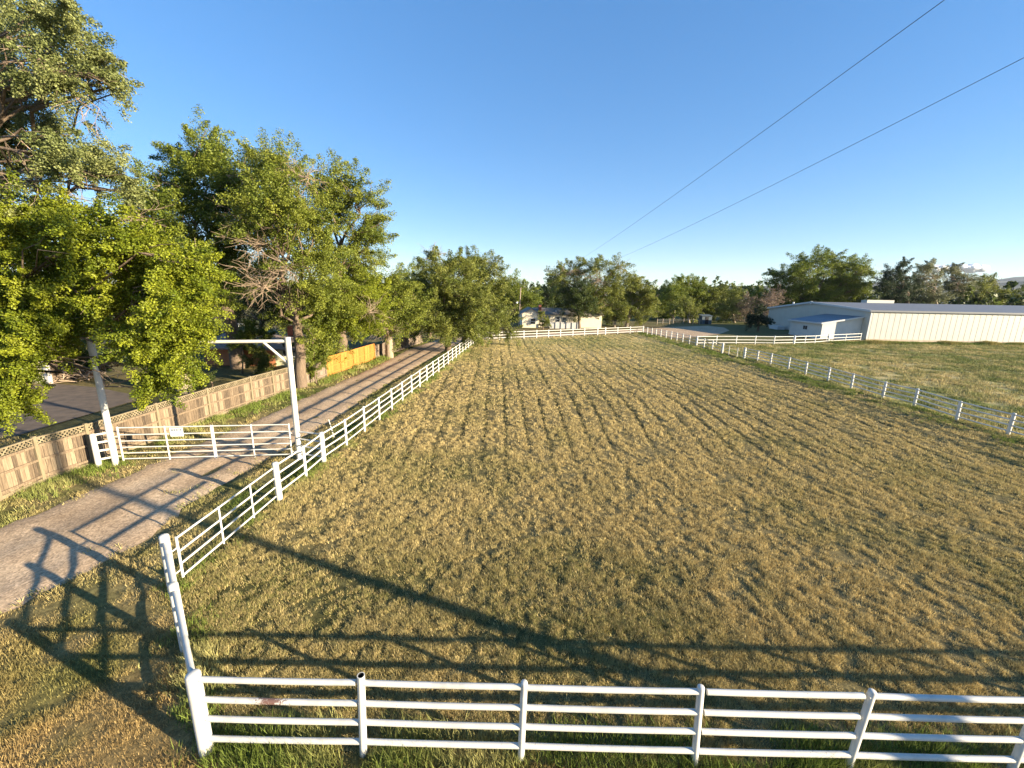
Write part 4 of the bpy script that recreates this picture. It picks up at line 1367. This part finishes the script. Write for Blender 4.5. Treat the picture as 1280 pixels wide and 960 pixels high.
b2 = [bp(u0 - 0.42, v0 - 0.302, 2.56), bp(u0 - 0.352, v0 - 0.302, 2.56), bp(u0 - 0.352, v1 + 0.3, 2.56), bp(u0 - 0.42, v1 + 0.3, 2.56)]
obj('fascia', MB().hexa(b2, [p + Vector((0, 0, 0.24)) for p in b2]), M['trim'], t, bp(u0, v0, 0))
def wbox(ua, ub, va, vb, za, zb):
    return MB().hexa([bp(ua, va, za), bp(ub, va, za), bp(ub, vb, za), bp(ua, vb, za)], [bp(ua, va, zb), bp(ub, va, zb), bp(ub, vb, zb), bp(ua, vb, zb)])
wv = 4.9
wn = obj('window', wbox(u0 - 0.06, u0 - 0.004, wv, wv + 1.25, 1.25, 2.05), M['trim'], t, bp(u0, wv, 1.2))
mb = MB()
for q in (wv + 0.08, wv + 0.66):
    m2 = wbox(u0 - 0.07, u0 - 0.062, q, q + 0.51, 1.33, 1.97); mb.add(m2.v, m2.f)
obj('pane', mb, M['glass'], wn, bp(u0, wv, 1.2))

# low dark clutter by the barn end
tag(obj('water_trough', wbox(-0.6, -2.2, 21.0, 24.0, 0, 0.7), M['trim'], None, bp(-0.6, 21, 0)), 'low grey trough by the shaded barn end', 'trough')

# --- cream house beyond the field
hb = G(652.6, 409.5); hb.z = 0
hx = Vector((1, 0.04, 0)).normalized(); hy = Vector((-0.04, 1, 0)).normalized()
def hp(u, v, z):
    q = hb + hx * u + hy * v
    return Vector((q.x, q.y, z))
s_ = hb.y / F
GW = 20.5 * s_; WH = 17.0 * s_ * 0.99; AP = 23.2 * s_
t = thing('house', 'single-storey cream house with grey roof beyond the far fence', 'house', hb)
def hbox(ua, ub, va, vb, za, zb):
    return MB().hexa([hp(ua, va, za), hp(ub, va, za), hp(ub, vb, za), hp(ua, vb, za)], [hp(ua, va, zb), hp(ub, va, zb), hp(ub, vb, zb), hp(ua, vb, zb)])
mb = MB()
mb.add([hp(0, 0, 0), hp(GW, 0, 0), hp(GW, 0, WH), hp(GW * 0.54, 0, AP), hp(0, 0, WH)], [(0, 1, 2, 3, 4)])
mb.add([hp(0, 0, 0), hp(0, 9, 0), hp(0, 9, WH), hp(0, 0, WH)], [(3, 2, 1, 0)])
mb.add([hp(GW, 0, 0), hp(GW, 9, 0), hp(GW, 9, WH), hp(GW, 0, WH)], [(0, 1, 2, 3)])
obj('gable_wing', mb, M['house'], t, hb)
LW = 102 * s_
obj('long_wall', hbox(GW + 0.004, LW, 1.8, 8.6, 0, WH * 0.94), M['house'], t, hb)
mb = MB()
for (ua, za, ub, zb) in ((-0.25, WH - 0.12, GW * 0.54, AP), (GW * 0.54, AP, GW + 0.25, WH - 0.12)):
    b_ = [hp(ua, -0.25, za), hp(ub, -0.25, zb), hp(ub, 9.2, zb), hp(ua, 9.2, za)]
    mb.hexa(b_, [p + Vector((0, 0, 0.13)) for p in b_])
obj('gable_roof', mb, M['roof_grey'], t, hb)
mb = MB()
b_ = [hp(GW * 0.7, 1.4, WH * 0.93), hp(LW + 0.3, 1.4, WH * 0.93), hp(LW + 0.3, 5.2, AP - 0.05), hp(GW * 0.7, 5.2, AP - 0.05)]
mb.hexa(b_, [p + Vector((0, 0, 0.13)) for p in b_])
b_ = [hp(GW * 0.7, 5.2, AP - 0.05), hp(LW + 0.3, 5.2, AP - 0.05), hp(LW + 0.3, 9.0, WH * 0.93), hp(GW * 0.7, 9.0, WH * 0.93)]
mb.hexa(b_, [p + Vector((0, 0, 0.13)) for p in b_])
obj('long_roof', mb, M['roof_grey'], t, hb)
for (ua, ub, va, za, zb) in ((GW * 0.52, GW * 0.80, 0, 4.6 * s_, 11.3 * s_), (31.5 * s_, 35 * s_, 1.8, 8 * s_, 14 * s_), (44 * s_, 48 * s_, 1.8, 7 * s_, 13 * s_)):
    wn = obj('window', hbox(ua - 0.08, ub + 0.08, va - 0.05, va - 0.004, za - 0.08, zb + 0.08), M['trim'], t, hp(ua, va, za))
    m1 = hbox(ua, ub, va - 0.065, va - 0.053, za, (za + zb) / 2 - 0.05); m2 = hbox(ua, ub, va - 0.065, va - 0.053, (za + zb) / 2 + 0.05, zb); m1.add(m2.v, m2.f)
    obj('pane', m1, M['glass'], wn, hp(ua, va, za))
obj('door', hbox(52 * s_, 56.5 * s_, 1.74, 1.794, 0.1, 12.5 * s_), M['blue_door'], t, hp(52 * s_, 1.8, 0))
c1 = obj('chimney', hbox(22 * s_, 25.5 * s_, 3.2, 4.2, WH * 0.9, AP + 0.75), M['red'], t, hp(22 * s_, 3.2, WH))
obj('roof_vent', hbox(43.2 * s_, 45.2 * s_, 2.6, 3.2, WH, WH + 0.7), M['trim'], t, hp(43 * s_, 2.6, WH))
# low white board wall of the front yard
a = hp(GW + 2.2, -1.0, 0)
t = thing('yard_wall', 'low white board wall running before the cream house', 'wall', a)
obj('board', hbox(GW + 2.2, 68 * s_, -1.1, -1.0, 0, 1.25), M['house_white'], t, a)
for i in range(6):
    u = GW + 2.2 + (68 * s_ - GW - 2.2) * i / 5
    obj('post', hbox(u - 0.07, u + 0.07, -1.22, -1.102, 0, 1.35), M['house_white'], t, hp(u, -1.1, 0))
# pole with lamp beside it
pb = G(648.3, 409)
t = thing('lamp_pole', 'slim grey wooden pole with a small lamp left of the cream house', 'pole', pb)
obj('shaft', MB().tube([pb, pb + Vector((0.25, 0, 7.9))], [0.14, 0.10], 8), M['pole'], t, pb)
p = pb + Vector((0.1, -0.1, 5.0))
obj('lamp_arm', MB().tube([p, p + Vector((-0.55, -0.2, 0.12))], 0.03, 6), M['trim'], t, p)
p2 = p + Vector((-0.55, -0.2, 0.1))
obj('lamp_head', MB().tube([p2, p2 + Vector((0, 0, -0.12)), p2 + Vector((0, 0, -0.3))], [0.08, 0.2, 0.16], 10), M['sign'], t, p2)

# --- small blue-grey shed at the treeline
sb = G(877, 405.0)
t = thing('garden_shed', 'tiny blue-grey shed under the yard trees', 'shed', sb)
def sbx(x0, x1, y0, y1, z0, z1):
    return MB().box((sb.x + x0, sb.y + y0, z0), (sb.x + x1, sb.y + y1, z1))
obj('wall', sbx(0, 2.4, 0, 2.0, 0, 2.0), M['blue_door'], t, sb)
b_ = [Vector((sb.x - 0.15, sb.y - 0.2, 1.95)), Vector((sb.x + 2.55, sb.y - 0.2, 1.95)), Vector((sb.x + 2.55, sb.y + 2.15, 2.25)), Vector((sb.x - 0.15, sb.y + 2.15, 2.25))]
obj('roof', MB().hexa(b_, [p + Vector((0, 0, 0.07)) for p in b_]), M['blue_door'], t, sb)
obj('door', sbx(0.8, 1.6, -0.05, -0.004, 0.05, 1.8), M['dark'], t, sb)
# old wooden field posts along the yard edge
yp = [G(821, 405.6), G(828, 405.4), G(836.5, 405.2), G(841, 405), G(854, 405.2), G(866, 405.4), G(874, 405.4)]
t = thing('post_and_wire_fence', 'old brown post-and-wire fence along the far edge of the farm yard', 'fence', yp[0])
for p in yp:
    obj('post', MB().tube([p, p + Vector((0.02, 0, 1.35))], 0.11, 7), M['bark_pale'], t, p)
for z in (0.5, 0.85, 1.2):
    obj('wire', MB().tube([p + Vector((0, 0, z)) for p in yp], 0.01, 4), M['trim'], t, yp[0])

# --- neighbours' buildings in the left trees
hb2 = G(345, 458); hb2.z = 0
Yh = hb2.y
xl = W(255, 440, Yh).x; xr = W(343.3, 440, Yh).x
t = thing('house', 'orange-walled house with faded roof under the trees behind the crossbeam', 'house', (xl, Yh, 0))
o_ = (xl, Yh, 0)
wh = W(330, 436.5, Yh).z
obj('wall', MB().box((xl, Yh, 0), (xr, Yh + 7, wh)), M['brick'], t, o_)
obj('corner_wing', MB().box((xr + 0.004, Yh + 0.0, 0), (xr + 2.4, Yh + 6.0, wh)), M['cream'], t, o_)
wn = obj('window', MB().box((xr + 0.75, Yh - 0.05, 0.9), (xr + 2.0, Yh - 0.004, 2.2)), M['trim'], t, (xr + 0.7, Yh, 0.9))
mb = MB()
for i in range(3):
    mb.box((xr + 0.80 + i * 0.40, Yh - 0.06, 0.97), (xr + 1.15 + i * 0.40, Yh - 0.053, 2.13))
obj('pane', mb, M['glass'], wn, (xr + 0.7, Yh, 0.9))
b_ = [Vector((xl - 0.4, Yh - 0.7, wh)), Vector((xr + 2.8, Yh - 0.7, wh)), Vector((xr + 2.8, Yh + 3.4, wh + 0.85)), Vector((xl - 0.4, Yh + 3.4, wh + 0.85))]
mb = MB().hexa(b_, [p + Vector((0, 0, 0.14)) for p in b_])
b_ = [Vector((xl - 0.4, Yh + 3.4, wh + 0.85)), Vector((xr + 2.8, Yh + 3.4, wh + 0.85)), Vector((xr + 2.8, Yh + 7.6, wh)), Vector((xl - 0.4, Yh + 7.6, wh))]
mb.hexa(b_, [p + Vector((0, 0, 0.14)) for p in b_])
rf = obj('roof', mb, M['roof_tan'], t, o_)
obj('chimney', MB().box((xr - 0.3, Yh + 3.0, wh + 0.6), (xr + 0.5, Yh + 3.8, wh + 1.9)), M['red'], rf, (xr, Yh + 3, wh))
a = W(286, 406, Yh + 9)
obj('porch_roof', MB().box((a.x, Yh + 7.9, a.z - 0.1), (a.x + 1.6, Yh + 9.4, a.z + 0.12)), M['trim'], t, o_)
# pale garage at the far left
ga_ = G(63, 479.5); ga_.z = 0
t = thing('garage', 'pale green-grey garage wall half hidden by the maple at the left', 'garage', (ga_.x - 9, ga_.y, 0))
o_ = (ga_.x - 9, ga_.y, 0)
obj('wall', MB().box((ga_.x - 9, ga_.y, 0), (ga_.x - 0.25, ga_.y + 3, 2.5)), M['cream'], t, o_)
obj('side_wall', MB().box((ga_.x - 0.245, ga_.y + 0.21, 0), (ga_.x - 0.12, ga_.y + 3, 2.5)), M['bark'], t, o_)
obj('corner_post', MB().box((ga_.x - 0.24, ga_.y - 0.06, 0), (ga_.x, ga_.y + 0.2, 2.5)), M['house_white'], t, o_)
b_ = [Vector((ga_.x - 9.3, ga_.y - 0.5, 2.5)), Vector((ga_.x + 0.3, ga_.y - 0.5, 2.5)), Vector((ga_.x + 0.3, ga_.y + 3.4, 3.0)), Vector((ga_.x - 9.3, ga_.y + 3.4, 3.0))]
obj('roof', MB().hexa(b_, [p + Vector((0, 0, 0.14)) for p in b_]), M['roof_tan'], t, o_)
# red-brown barrel like tub by the drive
p = G(118, 470)
t = thing('fire_barrel', 'rusty orange barrel standing behind the left gateway post', 'barrel', p)
obj('drum', MB().tube([p, p + Vector((0, 0, 0.3)), p + Vector((0, 0, 0.32)), p + Vector((0, 0, 0.62)), p + Vector((0, 0, 0.64)), p + Vector((0, 0, 1.0))], [0.42, 0.42, 0.45, 0.45, 0.42, 0.42], 14), M['brick'], t, p)
obj('rim', MB().tube([p + Vector((0, 0, 0.985)), p + Vector((0, 0, 1.03))], 0.45, 14), M['red'], t, p)

# ------------------------------------------------------------------ hills and a small cloud
def hill(name, prof, Y, depth, seed):
    """prof: (px, py) ridge line at distance Y"""
    P = [W(x, y, Y) for x, y in prof]
    xs = np.linspace(P[0].x, P[-1].x, 220)
    zs = np.interp(xs, [p.x for p in P], [p.z for p in P])
    sp = (xs[-1] - xs[0])
    zs = zs + (vnoise(xs, xs * 0 + seed, sp / 40, seed) - 0.5) * 0.05 * (zs.max() - zs.min()) + (vnoise(xs, xs * 0, sp / 160, seed + 1) - 0.5) * 0.02 * (zs.max() - zs.min())
    k = 14
    V = []
    for j in range(k):
        u = j / (k - 1) * 2 - 1
        wv_ = math.cos(u * math.pi / 2)
        for x, z in zip(xs, zs):
            V.append((x, Y + u * depth + 40 * math.sin(x * 0.004 + j), max(-30, z * wv_ - 60 * (1 - wv_))))
    V = np.array(V)
    n_ = len(xs)
    idx = np.arange(k * n_).reshape(k, n_)
    Fq = np.stack([idx[:-1, :-1], idx[:-1, 1:], idx[1:, 1:], idx[1:, :-1]], -1).reshape(-1, 4)
    return struct(np_mesh(name, V, Fq, M['hill'], None, 4, True))


hill('hill', [(780, 372), (850, 368), (905, 358), (945, 357), (990, 358), (1060, 353), (1095, 352.5), (1130, 353), (1180, 362), (1240, 356.5), (1275, 352), (1330, 350), (1450, 352), (1600, 372)], 2200, 600, 3)
hill('mountain', [(1080, 374), (1180, 366), (1225, 353), (1250, 351), (1280, 346), (1330, 342), (1420, 342), (1600, 356), (1760, 378)], 4300, 900, 9)

cpos = W(1190, 336, 8200)
mb = MB()
rs = random.Random(3)
for q in range(16):
    rr = rs.uniform(52, 108)
    cc = cpos + Vector((rs.gauss(0, 235), rs.gauss(0, 90), rs.uniform(-15, 35)))
    vs = []
    for i in range(9):
        ph = -math.pi / 2 + math.pi * i / 8
        for j in range(14):
            th = 2 * math.pi * j / 14
            k = rr * (1 + 0.12 * math.sin(5 * th + 3 * ph + q))
            vs.append(cc + Vector((math.cos(th) * math.cos(ph) * k * 1.5, math.sin(th) * math.cos(ph) * k, math.sin(ph) * k * 0.62)))
    mb.add(vs, [(i * 14 + j, i * 14 + (j + 1) % 14, (i + 1) * 14 + (j + 1) % 14, (i + 1) * 14 + j) for i in range(8) for j in range(14)], True)
struct(obj('cloud', mb, M['cloud'], None, cpos))

# ------------------------------------------------------------------ the air
hz = new_mat('haze_air')[0]
hnt = hz.node_tree
hnt.nodes.remove(hnt.nodes['Principled BSDF'])
pv = hnt.nodes.new('ShaderNodeVolumePrincipled')
pv.inputs['Color'].default_value = (0.80, 0.88, 1.0, 1)
pv.inputs['Density'].default_value = 0.00004
hnt.links.new(pv.outputs[0], hnt.nodes['Material Output'].inputs['Volume'])
o = obj('haze', MB().box((-6600, -6600, -75), (6600, 6600, 335)), hz)
o['kind'] = 'stuff'
o['label'] = 'thin pale evening haze over the whole land'
o.visible_shadow = True

C.render.engine = 'CYCLES'
C.cycles.use_denoising = True
C.cycles.max_bounces = 6
C.cycles.diffuse_bounces = 3
C.cycles.glossy_bounces = 2
C.cycles.transmission_bounces = 2
C.cycles.use_adaptive_sampling = True
